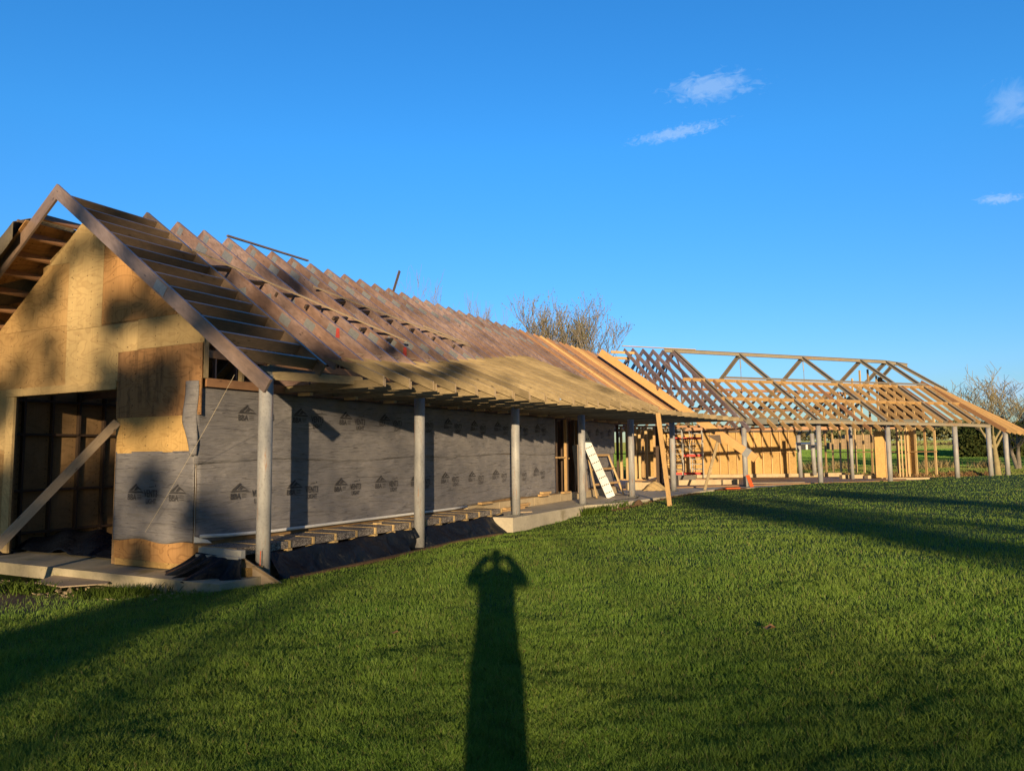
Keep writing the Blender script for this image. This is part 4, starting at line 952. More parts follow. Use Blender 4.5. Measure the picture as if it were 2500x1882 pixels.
def tree(name, base, H, seed, label, r=.2, lev=4, up=.3, spread=.55, nb=(2, 3), leaves=None, bark='bark', first=.42, stems=1, lean=0, lsize=.14, per=5, lspread=.22, group=None):
    rn = random.Random(seed); e = empty(name, base, label, 'tree', group); b = MB(); tips = []
    for s_ in range(stems):
        d = Vector((rn.uniform(-1, 1)*.35*(stems > 1)+lean, rn.uniform(-1, 1)*.35*(stems > 1), 1)).normalized()
        branch(b, Vector(base)-UP*.2, d, H*first, r, 0, rn, tips, lev, up, spread, nb)
    b.build('trunk', M[bark], e, origin=base, smooth=True)
    if leaves:
        V = leafmesh([t[0] for t in tips], lsize, per, lspread, np.random.default_rng(seed)); npmesh('crown', V, 4, M[leaves], e, base)
    return e
# bare trees beyond the roof
tree('bare_tree', (3.6, 75, .0), 18.0, 11, 'rounded bare tree with ivy flecks rising behind the middle of the roof', .26, 5, .45, .46, (2, 4), 'bud', 'twig', .34, 3, 0, .15, 1, .2)
tree('bare_tree', (6.4, 76, .0), 17.2, 5, 'bare tree just right of the ivy flecked tree behind the roof', .25, 5, .45, .46, (2, 4), 'bud', 'twig', .34, 3, .03, .15, 1, .2)
RMIN[0] = .013
tree('bare_tree', (-8.0, 82, .0), 17.6, 21, 'thin bare tree top showing above the roof ridge, leftmost', .2, 5, .5, .36, (2, 3), None, 'twig', .40, 2)
tree('bare_tree', (-4.4, 84, .0), 16.4, 33, 'thin bare tree top showing above the roof between two other crowns', .2, 5, .5, .36, (2, 3), None, 'twig', .40, 2)
RMIN[0] = .016
tree('bare_tree', (34.9, 54, -.1), 12.0, 9, 'bare tree with yellow lichened trunk beside the far end posts', .24, 5, .3, .55, (2, 4), None, 'lichen', .24, 1)
tree('bare_tree', (40.5, 60, -.1), 9.5, 14, 'bare tree at the right edge behind the lichened tree', .2, 5, .25, .6, (2, 4), None, 'twig', .3, 2)
# bushes / conifers
def bush(name, cx, cy, rx, ry, rz_, n, m, label, seed, size=.5, cat='bush', z0=None, group=None):
    rg = np.random.default_rng(seed); z0 = g1(cx, cy) if z0 is None else z0
    e = empty(name, (cx, cy, z0), label, cat, group)
    k = 26; cc = rg.normal(0, .42, (k, 3)); cc[:, 2] = rg.uniform(.15, .85, k)*(1-.35*np.abs(cc[:, 0])); rr = rg.uniform(.2, .42, k)
    idx = rg.integers(0, k, n); d = rg.normal(0, 1, (n, 3)); d /= np.linalg.norm(d, axis=1)[:, None]
    P = cc[idx]+d*(rr[idx]*rg.uniform(.6, 1.05, n))[:, None]
    P = np.stack([cx+P[:, 0]*rx, cy+P[:, 1]*ry, z0+np.abs(P[:, 2])*rz_], 1)
    V = leafmesh(P, size, 1, .02, rg); npmesh('crown', V, 4, m, e, (cx, cy, z0))
    b = MB(); b.tube([(cx, cy, z0-.2), (cx+.1, cy, z0+rz_*.6)], [rx*.05+.05, .04], 6); b.build('trunk', M['bark'], e)
    return e
bush('dark_conifer', 70.5, 112, 4.4, 4, 5.0, 26000, M['conifer'], 'broad dark conifer left of the post with the rust streak', 41, .5, 'conifer')
bush('dark_conifer', 73, 114, 5.5, 4, 5.4, 24000, M['conifer'], 'dark conifer between the last two far posts', 42, .5, 'conifer')
bush('thicket', 82, 118, 6.5, 4, 5.0, 24000, M['hedge2'], 'brown leafless thicket behind the lichened trunk', 43, .5, 'bush')
bush('thicket', 92, 118, 7, 4, 5.0, 24000, M['hedge2'], 'brown leafless thicket at the right edge of the field', 44, .5, 'bush')
rg = np.random.default_rng(5)
def belt(name, x0, x1, y, n, hmin, hmax, m, label, sz=3.0):
    X = rg.uniform(x0, x1, n); h = (hmin+(hmax-hmin)*(.5+.5*np.sin(X*.05)*np.cos(X*.021+1)))*rg.uniform(.75, 1.1, n)
    f = np.sqrt(rg.uniform(0, 1, n)); Z = gz(X, np.full(n, y))+h*(1-f*rg.uniform(0, 1, n)); Y = y+rg.normal(0, 7, n)
    V = leafmesh(np.stack([X, Y, Z], 1), sz, 1, .4, rg); o = npmesh(name, V, 4, m, None, (0, y, 0)); tag(o, label, 'woodland', kind='stuff'); return o
belt('distant_woodland', 100, 420, 470, 15000, 6, 12, M['hedge'], 'distant belt of dark trees along the horizon', 2.4)
belt('distant_hedge', 55, 260, 262, 3000, .25, .6, M['hedge2'], 'low brown hedge between the two far fields', 1.0)
belt('distant_copse', 110, 160, 420, 3500, 6, 10, M['hedge2'], 'brown leafless copse seen under the far roof', 2.0)
# bale stack and sheds
M['bale'] = noisy('straw_bales', (.33, .24, .15), (.24, .165, .10), 1.5, .95)
M['shed'] = noisy('shed_cladding', (.05, .055, .06), (.035, .04, .045), 2)
BS = empty('bale_stack', (83, 190, 1.5), 'long stack of reddish straw bales in the field', 'bale stack')
rnd = random.Random(9)
for i in range(12):
    for j in range(4 if i > 3 else (3 if i else 2)):
        xx = 80.5+i*1.0; b = MB(); b.abox(xx+.02, xx+.97, 190, 192, 1.5+j*.95+.01, 1.5+j*.95+.93); b.build('bale', M['bale'], BS)
SH = empty('farm_shed', (70, 190, 1.5), 'low dark farm shed with white doors left of the straw bales', 'shed')
b = MB(); b.abox(68.5, 78.5, 190, 195, 1.3, 3.0); b.build('walls', M['shed'], SH)
b = MB(); b.poly([(68.3, 189.7, 3.0), (78.7, 189.7, 3.0), (78.7, 195, 3.5), (68.3, 195, 3.5)], .1, UP); b.build('roof', M['steeld'], SH)
for xx in (71.5, 74.4, 77.4):
    b = MB(); b.abox(xx, xx+.5, 189.9, 189.98, 1.4, 2.9); b.build('door', M['white'], SH)
# weeds by slab and dry tufts
def tuftmesh(name, pts, n, h, wd, m, label, cat, seed, spread=.2, lean=.5, kind=None):
    rg_ = np.random.default_rng(seed); P = np.repeat(np.array(pts, float), n, 0); k = len(P); P[:, :2] += rg_.normal(0, spread, (k, 2)); P[:, 2] = gz(P[:, 0], P[:, 1])
    a = rg_.uniform(0, 2*np.pi, k); hh = h*rg_.uniform(.5, 1.2, k); ln = rg_.uniform(0, lean, k)*hh; b_ = rg_.uniform(0, 2*np.pi, k)
    sx = np.stack([np.cos(b_), np.sin(b_), 0*b_], 1)*wd/2; tp = P+np.stack([np.cos(a)*ln, np.sin(a)*ln, hh], 1); md = (P+tp)/2+np.array([0, 0, 1])*hh[:, None]*.12
    V = np.stack([P-sx, P+sx, md+sx*.8, tp, md-sx*.8], 1).reshape(-1, 3); o = npmesh(name, V, 5, m, None, tuple(pts[0])); tag(o, label, cat, kind=kind); return o
pp = [(W(22.6+.22*i, -9.05+.03*i, 0)).to_tuple() for i in range(12)]
tuftmesh('weed_patch', pp, 60, .20, .035, M['weed'], 'leafy green weeds along the slab edge by the fourth post', 'weeds', 1, .12, 1.0, 'stuff')
pp = [(-7.6+.25*i, 12.4-.1*i, 0) for i in range(4)]
tuftmesh('weed_patch', [(-8.6, 12.9, 0), (-8.2, 12.7, 0), (-7.9, 12.6, 0)], 130, .18, .02, M['weed'], 'dark weeds growing against the gable slab', 'weeds', 2, .16, 1.2, 'stuff')
tuftmesh('weed_patch', [(-6.3, 12.0, 0), (-6.1, 11.9, 0), (-6.6, 11.9, 0), (-5.8, 11.8, 0)], 240, .17, .010, M['weed'], 'coarse grass hump below the gable corner', 'weeds', 3, .2, .9, 'stuff')
M['dry'] = m_leaf('dry_grass', (.34, .27, .12), (.50, .40, .20))
rnd = random.Random(4)
for i, (u, Y, lab) in enumerate(((1990, 63, 'straw coloured grass tuft seen between two posts of the far wing'), (2040, 66, 'pale dry grass tuft right of the far inner post'), (2232, 62, 'round dry grass tuft on the pasture beyond the far slab'), (2290, 66, 'leaning dry grass clump left of the rust streaked post'), (2400, 64, 'dry grass clump behind the last posts'))):
    c = aty(u, 1120, Y); tuftmesh('dry_grass_tuft', [(c.x+rnd.uniform(-.8, .8), c.y+rnd.uniform(-.4, .4), 0) for _ in range(3)], 90, .75, .05, M['dry'], lab, 'grass tuft', 50+i, .5, 1.0)
rg = np.random.default_rng(12); n_ = 900; X = rg.uniform(8.5, 36, n_); pp = [(x, y, 0) for x, y in zip(X, rg.uniform(54.2, 56.6, n_))]
M['root'] = m_leaf('bank_roots', (.12, .06, .03), (.50, .32, .17), .05)
tuftmesh('bank_growth', pp, 10, .20, .06, M['root'], 'ragged brown roots and dead stems on the ditch bank', 'bank growth', 8, .15, 1.2, 'stuff')
# two fallen leaves
M['leafb'] = noisy('fallen_leaf', (.26, .15, .07), (.17, .10, .05), 10)
for (u, v, sz, lab) in ((1878, 1562, .06, 'curled brown fallen leaf on the lawn, right of the shadow'), (964, 1548, .035, 'small pale brown leaf on the lawn left of the shadow')):
    p = onz(u, v, .12); z = g1(p.x, p.y)+.035
    b = MB(); b.raw([(p.x+dx*sz, p.y+dy*sz, z+dz*sz) for dx, dy, dz in ((-1, 0, .3), (-.4, -.6, 0), (.3, -.7, .5), (1, -.1, .2), (.5, .6, .6), (-.4, .6, .1), (0, 0, .0))], [(0, 1, 6), (1, 2, 6), (2, 3, 6), (3, 4, 6), (4, 5, 6), (5, 0, 6)])
    tag(b.build('fallen_leaf', M['leafb'], None), lab, 'leaf')
# ------------------------------------------------------------------ LAWN BLADES
def m_grass():
    t = NT('grass_blades'); g = t.n('ShaderNodeNewGeometry'); r_ = g.outputs['Random Per Island']; p = g.outputs['Position']
    n1 = t.noise(p, .55, 4, .6); n2 = t.noise(p, 4.0, 4, .6)
    col = t.mix(r_, (.100, .205, .024), (.225, .355, .055))
    col = t.mix(t.math('MULTIPLY', t.ramp(n1, [(.38, 0.), (.62, 1.)]), .5), col, (.22, .29, .05))
    col = t.mix(t.math('MULTIPLY', t.ramp(n2, [(.5, 0.), (.7, 1.)]), .5), col, (.06, .115, .016))
    col = t.mix(t.ramp(r_, [(.955, 0.), (.965, .8)]), col, (.30, .24, .10))
    d = t.n('ShaderNodeBsdfPrincipled'); t.l(col, d.inputs['Base Color']); d.inputs['Roughness'].default_value = .5; d.inputs['Specular IOR Level'].default_value = .25
    tl = t.n('ShaderNodeBsdfTranslucent'); t.l(col, tl.inputs[0]); m = t.n('ShaderNodeMixShader'); m.inputs[0].default_value = .3
    t.l(d.outputs[0], m.inputs[1]); t.l(tl.outputs[0], m.inputs[2]); o = t.n('ShaderNodeOutputMaterial'); t.l(m.outputs[0], o.inputs[0]); return t.m
M['grass'] = m_grass()
def lawn(n, ymin, ymax, seed, h, w, a0=-43, a1=43):
    rg_ = np.random.default_rng(seed)
    u = rg_.uniform(0, 1, n)
    # density falls off with the square of the distance
    r_ = 1/(1/ymin+(1/ymax-1/ymin)*u)
    th = rg_.uniform(R(a0), R(a1), n); X = r_*np.sin(th); Y = r_*np.cos(th)
    keep = np.ones(n, bool)
    keep &= ~inside(X, Y, SLAB)
    P = np.stack([X, Y], 1)
    s = P@np.array(D.xy); nn = P@np.array(N.xy)
    keep &= ~((s > 7.9) & (s < 34) & (nn < -9.0) & (s > 8.35)) | (nn > -9.25+.0)
    keep &= ~((s > 8.2) & (s < 18) & (nn < -9.38))
    keep &= (Y < 52)
    ds = np.hypot(X+8.9, Y-11.6); keep &= ~((ds < 2.9) & (rg_.uniform(0, 1, n) < 1.15-ds/4))
    X = X[keep]; Y = Y[keep]; r_ = r_[keep]; k = len(X)
    bump = .018*np.sin(X*1.7+np.sin(Y*1.1)*1.3)*np.sin(Y*2.1+X*.4)+.012*np.sin(X*4.1+1)*np.cos(Y*3.7)
    Z = gz(X, Y)+bump
    cl = .5+.5*np.sin(X*3.1+1.7*np.sin(Y*2.3))*np.sin(Y*4.3+1.3*np.sin(X*2.7)); cl2 = .5+.5*np.sin(X*9.1+2*np.sin(Y*7.3))*np.sin(Y*11.3+2*np.sin(X*6.7))
    hh = h*rg_.uniform(.5, 1.3, k)*(.55+.5*cl+.45*cl2)*(1+.25*np.sin(X*.8+Y*.5)*np.cos(Y*.9-X*.3)); wd = w*(1+r_*.13)*rg_.uniform(.7, 1.3, k)
    a = rg_.uniform(0, 2*np.pi, k); a = a+.6*np.sin(X*1.3)*np.cos(Y*1.7); ln = rg_.uniform(.1, .9, k)*hh; b_ = np.where(rg_.uniform(0, 1, k) < .62, rg_.normal(0, .55, k), rg_.uniform(0, 2*np.pi, k))
    sx = np.stack([np.cos(b_), np.sin(b_), 0*b_], 1)*wd[:, None]/2
    P = np.stack([X, Y, Z], 1); dv = np.stack([np.cos(a), np.sin(a), 0*a], 1)
    md = P+dv*(ln*.35)[:, None]+np.array([0, 0, 1])*(hh*.62)[:, None]; tp = P+dv*ln[:, None]+np.array([0, 0, 1])*hh[:, None]
    return np.stack([P-sx, P+sx, md+sx*.75, tp, md-sx*.75], 1).reshape(-1, 3)
V = np.concatenate([lawn(900000, 2.6, 56, 1, .046, .0023), lawn(260000, 2.6, 50, 2, .046, .0026, 43, 95), lawn(60000, 2.6, 20, 3, .046, .003, -95, -43), lawn(150000, .5, 2.6, 4, .05, .0035, -180, 180), lawn(160000, 2.6, 40, 5, .046, .004, 95, 265)])
o = npmesh('lawn_grass', V, 5, M['grass'], None, (0, 10, 0)); tag(o, 'short bright green lawn grass covering the foreground', 'grass', kind='stuff')
def field(n, y0, y1, seed, hk, m, name, label):
    rg_ = np.random.default_rng(seed); r_ = 1/(1/y0+(1/y1-1/y0)*rg_.uniform(0, 1, n)); th = rg_.uniform(R(-2), R(42), n); X = r_*np.sin(th); Y = r_*np.cos(th)
    kp = (Y > y0*.98) | (X > 34); X = X[kp]; Y = Y[kp]; r_ = r_[kp]; k = len(X); Z = gz(X, Y); hh = (.10+hk*r_)*rg_.uniform(.5, 1.2, k); wd = .0016*r_*rg_.uniform(.6, 1.3, k)
    b_ = rg_.normal(0, .7, k); sx = np.stack([np.cos(b_), np.sin(b_), 0*b_], 1)*wd[:, None]; P = np.stack([X, Y, Z], 1); tp = P+np.stack([rg_.normal(0, .2, k)*hh, rg_.normal(0, .2, k)*hh, hh], 1)
    o_ = npmesh(name, np.stack([P-sx, P+sx, tp], 1).reshape(-1, 3), 3, m, None, (0, y0, 0)); tag(o_, label, 'crop', kind='stuff')
M['crop'] = m_leaf('crop_leaves', (.17, .30, .06), (.23, .37, .09), .3); M['crop2'] = m_leaf('pale_crop_leaves', (.26, .31, .10), (.33, .36, .13), .3)
M['rough'] = m_leaf('rough_grass', (.15, .22, .045), (.27, .28, .10), .3)
field(60000, 57, 84, 31, .0006, M['rough'], 'rough_pasture', 'rough grass of the pasture beyond the ditch')
field(130000, 84, 208, 32, .0005, M['crop'], 'green_crop', 'even green crop in the field beyond the pasture')
field(90000, 209, 470, 33, .0006, M['crop2'], 'pale_crop', 'paler crop on the rising far field')
# ------------------------------------------------------------------ shadow casting trees and the photographer behind
def sun_at(a, b_, L):
    """point L metres behind the plane y=0 on the sun ray that crosses it at (a, b_)"""
    p = Vector((a, 0, b_)); return p-SUN*(L/SUN.y)
def garden_tree(a, L, H, seed, label, r=.4, nclump=26, aw=3.5, b0=3.0, b1=8.5, n=9000, size=.22, clr=.85, lev=4, spread=.5, first=.38):
    base = sun_at(a, 0, L); base.z = .2; rn = random.Random(seed); e = empty('garden_tree', base, label, 'tree', 'garden trees behind the photographer')
    b = MB(); tips = []; branch(b, base-UP*.2, UP.copy(), H*first, r, 0, rn, tips, lev, .35, spread, (2, 4)); b.build('trunk', M['bark'], e, origin=base, smooth=True)
    rg_ = np.random.default_rng(seed); c = np.stack([rg_.uniform(a-aw, a+aw, nclump), rg_.normal(0, 2.0, nclump), rg_.uniform(b0, b1, nclump)+.1405*L], 1)
    c[:, 0] += -SUN.x/SUN.y*L; c[:, 1] -= L
    rr = rg_.uniform(.45, 1.0, nclump)*clr; idx = rg_.integers(0, nclump, n); d = rg_.normal(0, 1, (n, 3)); d /= np.linalg.norm(d, axis=1)[:, None]
    P = c[idx]+d*(rr[idx]*rg_.uniform(.1, 1.0, n)**.6)[:, None]
    npmesh('crown', leafmesh(P, size, 1, .05, rg_), 4, M['ivy'], e, tuple(base)); return e
garden_tree(-4.15, 50, 15, 61, 'ivy clad tree behind the camera on the left, nearest the house axis', .50, 20, 3.2, 4.7, 6.4, 3000, .22, .5)
garden_tree(-4.5, 44, 9, 67, 'stout ivy wrapped trunk behind the camera on the left', .55, 16, .75, .55, 2.4, 4200, .24, .45)
garden_tree(-8.8, 56, 15, 62, 'leafy tree behind the camera shading the gable doorway', .45, 30, 3.3, 1.6, 5.4, 9000, .24, .75)
garden_tree(7.9, 85, 16, 63, 'leafy tree behind the camera shading the right of the lawn', .7, 22, 1.7, 1.9, 4.1, 5200, .24, .7)
garden_tree(12.6, 80, 16, 64, 'slim tree behind the camera, rightmost over the lawn', .45, 14, 1.1, 2.4, 4.2, 2600, .24, .6)
garden_tree(-7.4, 60, 17, 66, 'high crowned tree behind the camera mottling the plywood gable', .16, 34, 3.2, 4.8, 8.4, 4800, .2, .45)
garden_tree(-.5, 60, 15, 65, 'open crowned tree behind the camera shading the roof slope', .10, 16, 4.5, 6.6, 9.5, 800, .2, .4)
for i, a in enumerate(np.linspace(44, 98, 9)):
    garden_tree(float(a), 22+3*(i % 2), 15, 70+i, 'tall field tree, number %s from the left in the row behind the camera at right' % ['first', 'second', 'third', 'fourth', 'fifth', 'sixth', 'seventh', 'eighth', 'ninth'][i], .3, 14, 4.5, 10.5, 15.5, 2200, .5, 2.2, 3)
def hedge(a0, a1, L, seed, label, n, top):
    rg_ = np.random.default_rng(seed); x = rg_.uniform(a0, a1, n); tb = top*(.75+.35*np.sin(x*.9+seed)*np.sin(x*.37+1)); b_ = tb-rg_.exponential(.9, n)+rg_.normal(0, .12, n)
    z = np.maximum(b_+.1405*L, .1+rg_.uniform(0, 1, n)); P = np.stack([x-SUN.x/SUN.y*L, -L+rg_.normal(0, .8, n), z], 1)
    c = ((a0+a1)/2-SUN.x/SUN.y*L, -L, .2); o_ = npmesh('hedge', leafmesh(P, .26, 1, .1, rg_), 4, M['ivy'], None, c); tag(o_, label, 'hedge')
hedge(-2.6, 9, 55, 81, 'unseen ragged hedge added behind the photographer to dim the near lawn', 2600, .75)  # unseen hedge, added to throw soft shade on the near lawn
# photographer
M['skin'] = noisy('skin', (.52, .33, .25), (.47, .29, .22), 12, .5, .1, .002)
M['coat'] = noisy('dark_coat', (.03, .035, .05), (.045, .05, .065), 6, .8, .3, .004)
M['jeans'] = noisy('blue_jeans', (.05, .07, .12), (.07, .09, .15), 9, .85)
M['hair'] = noisy('brown_hair', (.07, .045, .03), (.04, .025, .02), 25, .6)
M['shoe'] = noisy('leather_boot', (.07, .05, .035), (.05, .035, .025), 9, .6)
M['phone'] = noisy('phone_case', (.02, .02, .022), (.03, .03, .032), 4, .3)
px, py, gz0 = .0, -.42, g1(0, -.4)
PR = empty('person', (px, py, gz0), 'standing photographer in a dark coat raising a phone in both hands', 'person')
def skin_obj(name, verts, edges, radii, m, parent, sub=2, root=0):
    me = bpy.data.meshes.new(name); o0 = WL[parent.name]; me.from_pydata([tuple(Vector(v)-o0) for v in verts], edges, []); me.materials.append(m)
    o = bpy.data.objects.new(name, me); C.objects.link(o); o.parent = parent; WL[o.name] = o0.copy()
    md = o.modifiers.new('skin', 'SKIN'); md.use_smooth_shade = True
    sk = me.skin_vertices[0].data if me.skin_vertices else None
    if sk is None:
        me.attributes; 
    for i, r_ in enumerate(radii):
        d = me.skin_vertices[0].data[i]; d.radius = r_ if isinstance(r_, tuple) else (r_, r_); d.use_root = (i == root)
    s = o.modifiers.new('sub', 'SUBSURF'); s.levels = sub; s.render_levels = sub; return o
def PZ(x, y, z): return Vector((px+x, py+y, gz0+z))
V_ = []; E_ = []; R_ = []
def add(p, r_, prev=None):
    V_.append(p); R_.append(r_); i = len(V_)-1
    if prev is not None: E_.append((prev, i))
    return i
pel = add(PZ(0, 0, .98), (.155, .11)); ab = add(PZ(0, .0, 1.14), (.14, .10), pel); ch = add(PZ(0, .0, 1.34), (.165, .11), ab); nk0 = add(PZ(0, .0, 1.47), (.09, .07), ch); nk = add(PZ(0, .02, 1.55), (.055, .055), nk0)
hd0 = add(PZ(0, .05, 1.62), (.062, .075), nk); hd1 = add(PZ(0, .055, 1.70), (.074, .092), hd0); hd2 = add(PZ(0, .04, 1.785), (.06, .075), hd1)
for sx in (-1, 1):
    hp = add(PZ(sx*.09, 0, .90), .095, pel); kn = add(PZ(sx*.08, .02, .50), .058, hp); an = add(PZ(sx*.082, -.01, .09), .042, kn); add(PZ(sx*.09, .14, .045), (.04, .035), an)
    sh = add(PZ(sx*.19, .0, 1.42), .062, ch); el = add(PZ(sx*.38, .16, 1.34), .043, sh); wr = add(PZ(sx*.150, .30, 1.70), .028, el); pm = add(PZ(sx*.118, .345, 1.625), (.034, .018), wr)
    for j, (dx, L_) in enumerate(((0, .070), (.018, .078), (.036, .074), (.052, .060))):
        k1 = add(PZ(sx*(.108+dx*.2), .352+.002*j, 1.632-dx*.9), .010, pm); k2 = add(PZ(sx*(.100), .382, 1.632-dx), .0085, k1); k3 = add(PZ(sx*(.074-.003*j), .386, 1.628-dx), .0075, k2)
    t1 = add(PZ(sx*.098, .345, 1.585), .012, pm); t2 = add(PZ(sx*.076, .355, 1.575), .009, t1)
body = skin_obj('body', V_, E_, R_, M['skin'], PR, 2, 0)
# face on the head
b = MB(); b.tube([PZ(0, .145, 1.70), PZ(0, .172, 1.668), PZ(0, .15, 1.655)], [.008, .014, .008], 8); b.build('nose', M['skin'], PR, smooth=True)
b = MB()
for sx in (-1, 1): b.tube([PZ(sx*.032, .128, 1.70), PZ(sx*.032, .148, 1.70)], [.012, .007], 8)
b.build('eyes', M['whitep'], PR, smooth=True)
b = MB(); b.tube([PZ(-.025, .138, 1.630), PZ(0, .150, 1.628), PZ(.025, .138, 1.630)], .006, 6); b.build('mouth', M['red'], PR)
b = MB()
for sx in (-1, 1): b.tube([PZ(sx*.078, .04, 1.675), PZ(sx*.090, .03, 1.70), PZ(sx*.080, .035, 1.725)], [.008, .014, .008], 6)
b.build('ears', M['skin'], PR, smooth=True)
# clothes
cv = []; ce = []; crr = []
def cadd(p, r_, prev=None):
    cv.append(p); crr.append(r_); i = len(cv)-1
    if prev is not None: ce.append((prev, i))
    return i
c0_ = cadd(PZ(0, 0, .80), (.215, .16)); c1_ = cadd(PZ(0, 0, 1.0), (.205, .155), c0_); c2_ = cadd(PZ(0, 0, 1.20), (.215, .15), c1_); c3_ = cadd(PZ(0, 0, 1.38), (.225, .14), c2_); c4_ = cadd(PZ(0, .0, 1.50), (.15, .10), c3_); cadd(PZ(0, .0, 1.57), (.10, .09), c4_)
for sx in (-1, 1):
    a = cadd(PZ(sx*.22, .0, 1.42), .095, c3_); e_ = cadd(PZ(sx*.375, .16, 1.345), .085, a); cadd(PZ(sx*.145, .275, 1.715), .076, e_)
skin_obj('coat', cv, ce, crr, M['coat'], PR, 2, 0)
cv = []; ce = []; crr = []
t0 = cadd(PZ(0, 0, .95), (.15, .11))
for sx in (-1, 1):
    a = cadd(PZ(sx*.09, 0, .86), .12, t0); k_ = cadd(PZ(sx*.08, .02, .50), .080, a); cadd(PZ(sx*.082, -.01, .10), .066, k_)
skin_obj('trousers', cv, ce, crr, M['jeans'], PR, 2, 0)
for sx in (-1, 1):
    cv = []; ce = []; crr = []
    a = cadd(PZ(sx*.084, -.03, .06), (.055, .055)); k_ = cadd(PZ(sx*.088, .07, .05), (.05, .045), a); cadd(PZ(sx*.095, .19, .035), (.045, .035), k_)
    skin_obj('boot', cv, ce, crr, M['shoe'], PR, 2, 0)
cv = []; ce = []; crr = []
a = cadd(PZ(0, -.02, 1.66), (.07, .06)); k_ = cadd(PZ(0, .0, 1.76), (.125, .10), a); cadd(PZ(0, .035, 1.86), (.085, .09), k_)
skin_obj('woolly_hat', cv, ce, crr, M['hair'], PR, 2, 0)
b = MB(); b.box(Vector((0, -.045, CZ-.02)), Vector((1, 0, 0)), Vector((0, 1, 0)), .08, .0045, .038); o = b.build('phone', M['phone'], None); tag(o, 'black phone held sideways in both hands of the photographer', 'phone')
# ------------------------------------------------------------------ world, sun, camera
w = bpy.data.worlds.new('World'); SC.world = w; w.use_nodes = True
t = NT('w', w); sky = t.n('ShaderNodeTexSky'); sky.sky_type = 'NISHITA'; sky.sun_disc = False
elev = math.asin(-SUN.z); sky.sun_elevation = elev
az = math.atan2(-SUN.x, -SUN.y); sky.sun_rotation = az; sky.altitude = 50; sky.air_density = 1.0; sky.dust_density = .3; sky.ozone_density = 2.2
tc = t.n('ShaderNodeTexCoord').outputs['Generated']
hs = t.n('ShaderNodeHueSaturation'); hs.inputs['Saturation'].default_value = 1.25; hs.inputs['Value'].default_value = 1.0; t.l(sky.outputs[0], hs.inputs['Color']); col = hs.outputs[0]
tn = t.n('ShaderNodeVectorMath', operation='NORMALIZE'); t.l(tc, tn.inputs[0]); sp = t.n('ShaderNodeSeparateXYZ'); t.l(tn.outputs[0], sp.inputs[0])
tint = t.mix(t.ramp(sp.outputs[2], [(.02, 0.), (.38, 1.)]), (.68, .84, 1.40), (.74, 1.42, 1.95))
tint = t.mix(t.ramp(t.math('ADD', t.math('MULTIPLY', sp.outputs[1], .5), .5), [(.38, 0.), (.62, 1.)]), (.36, .42, .50), tint)  # sky half behind the camera dimmed on purpose to cut ambient fill
col = t.mix(1.0, col, tint, 'MULTIPLY')
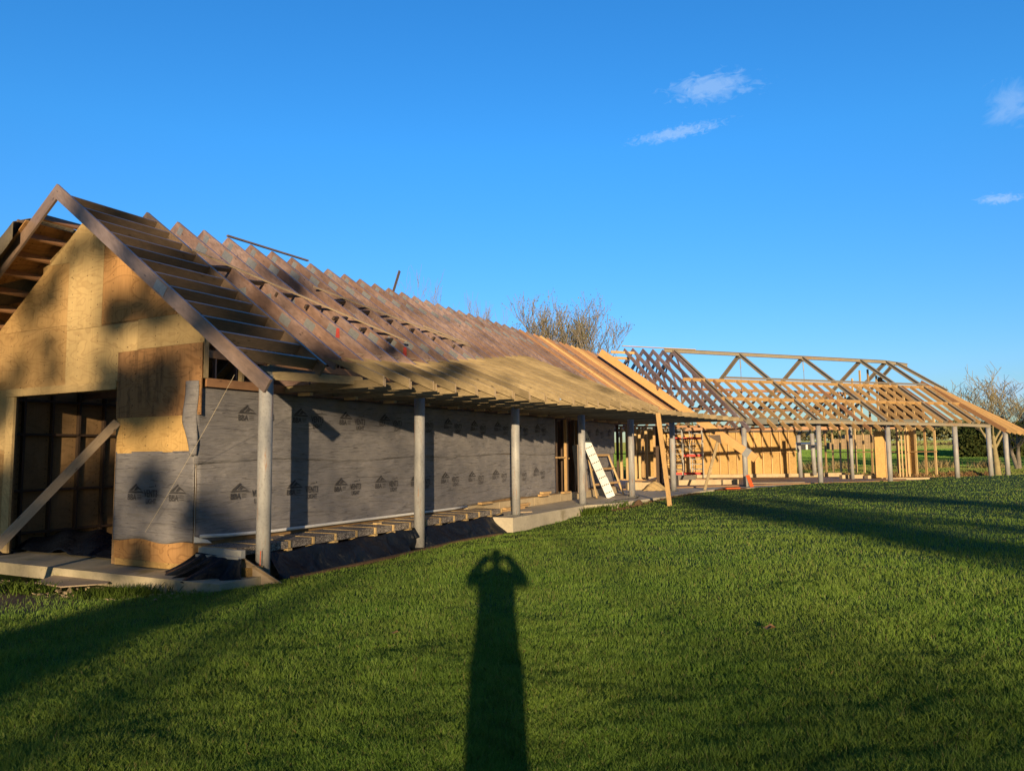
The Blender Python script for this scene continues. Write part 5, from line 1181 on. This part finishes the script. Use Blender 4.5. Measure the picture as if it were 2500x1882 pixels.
def cloud(col, u, v, wu, wv, tilt, k, ns, seed, tone=(9, 10, 11.5)):
    c = ray(u, v).normalized(); ex = (ray(u+60, v-60*tilt).normalized()-c).normalized(); ey = (ray(u+60*tilt, v+60).normalized()-c).normalized()
    dv = t.n('ShaderNodeVectorMath', operation='SUBTRACT'); nrm = t.n('ShaderNodeVectorMath', operation='NORMALIZE'); t.l(tc, nrm.inputs[0]); t.l(nrm.outputs[0], dv.inputs[0]); dv.inputs[1].default_value = c
    def dot(e, s):
        d = t.n('ShaderNodeVectorMath', operation='DOT_PRODUCT'); t.l(dv.outputs[0], d.inputs[0]); d.inputs[1].default_value = e; return t.math('DIVIDE', d.outputs['Value'], s/F)
    a, b_ = dot(ex, wu), dot(ey, wv)
    cx = t.n('ShaderNodeCombineXYZ'); t.l(t.math('MULTIPLY', a, wu/wv), cx.inputs[0]); t.l(b_, cx.inputs[1]); cx.inputs[2].default_value = seed
    n1 = t.noise(t.mapping(cx.outputs[0], (.75, 1.3, 1)), ns, 9, .62, .9)
    r_ = t.math('SQRT', t.math('ADD', t.math('MULTIPLY', a, a), t.math('MULTIPLY', b_, b_)))
    m = t.math('SUBTRACT', t.math('ADD', t.math('MULTIPLY', n1, 1.7), -.15), r_)
    m = t.math('MULTIPLY', t.ramp(m, [(.0, 0.), (.55, 1.)]), k)
    sc = t.mix(1.0, (1, 1, 1), tuple(x for x in tone))
    return t.mix(m, col, tone)
CLT = (3.3, 4.6, 6.6)
col = cloud(col, 1735, 215, 150, 50, .03, .42, 2.1, 1, CLT)
col = cloud(col, 1650, 325, 165, 22, .13, .45, 2.3, 5, CLT)
col = cloud(col, 2470, 260, 70, 75, .3, .30, 1.6, 9, CLT)
col = cloud(col, 2440, 486, 62, 16, -.05, .5, 1.6, 13, CLT)
col = cloud(col, 2450, 960, 120, 60, 0, .5, 1.4, 17, CLT)
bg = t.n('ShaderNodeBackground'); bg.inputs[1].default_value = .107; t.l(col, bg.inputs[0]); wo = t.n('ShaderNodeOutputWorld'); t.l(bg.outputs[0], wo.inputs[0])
sl = bpy.data.lights.new('sun', 'SUN'); sl.energy = 5.0; sl.angle = R(.5); sl.color = (1, .75, .44); so = bpy.data.objects.new('sun', sl); C.objects.link(so)
so.rotation_mode = 'QUATERNION'; so.rotation_quaternion = SUN.to_track_quat('-Z', 'Y'); so.location = (0, -30, 20)
cd = bpy.data.cameras.new('camera'); cd.sensor_width = 36; cd.lens = F/2500*36; cd.clip_end = 6000; cd.clip_start = .03
co = bpy.data.objects.new('camera', cd); C.objects.link(co); SC.camera = co
fwd = Vector((0, _cp, _sp)); up0 = Vector((0, -_sp, _cp)); rt0 = Vector((1, 0, 0))
# roll: image x axis in world
X = rt0*_cr-up0*_sr; X = (rt0*_cr+(-up0)*(_sr)); Yc = up0*_cr+rt0*_sr
M3 = Matrix((X, Yc, -fwd)).transposed(); co.matrix_world = Matrix.Translation(CAM) @ M3.to_4x4()
SC.render.engine = 'CYCLES'; SC.view_settings.view_transform = 'Standard'; SC.view_settings.look = 'None'; SC.view_settings.exposure = .5; SC.view_settings.gamma = 1
SC.render.resolution_x = 1024; SC.render.resolution_y = 770
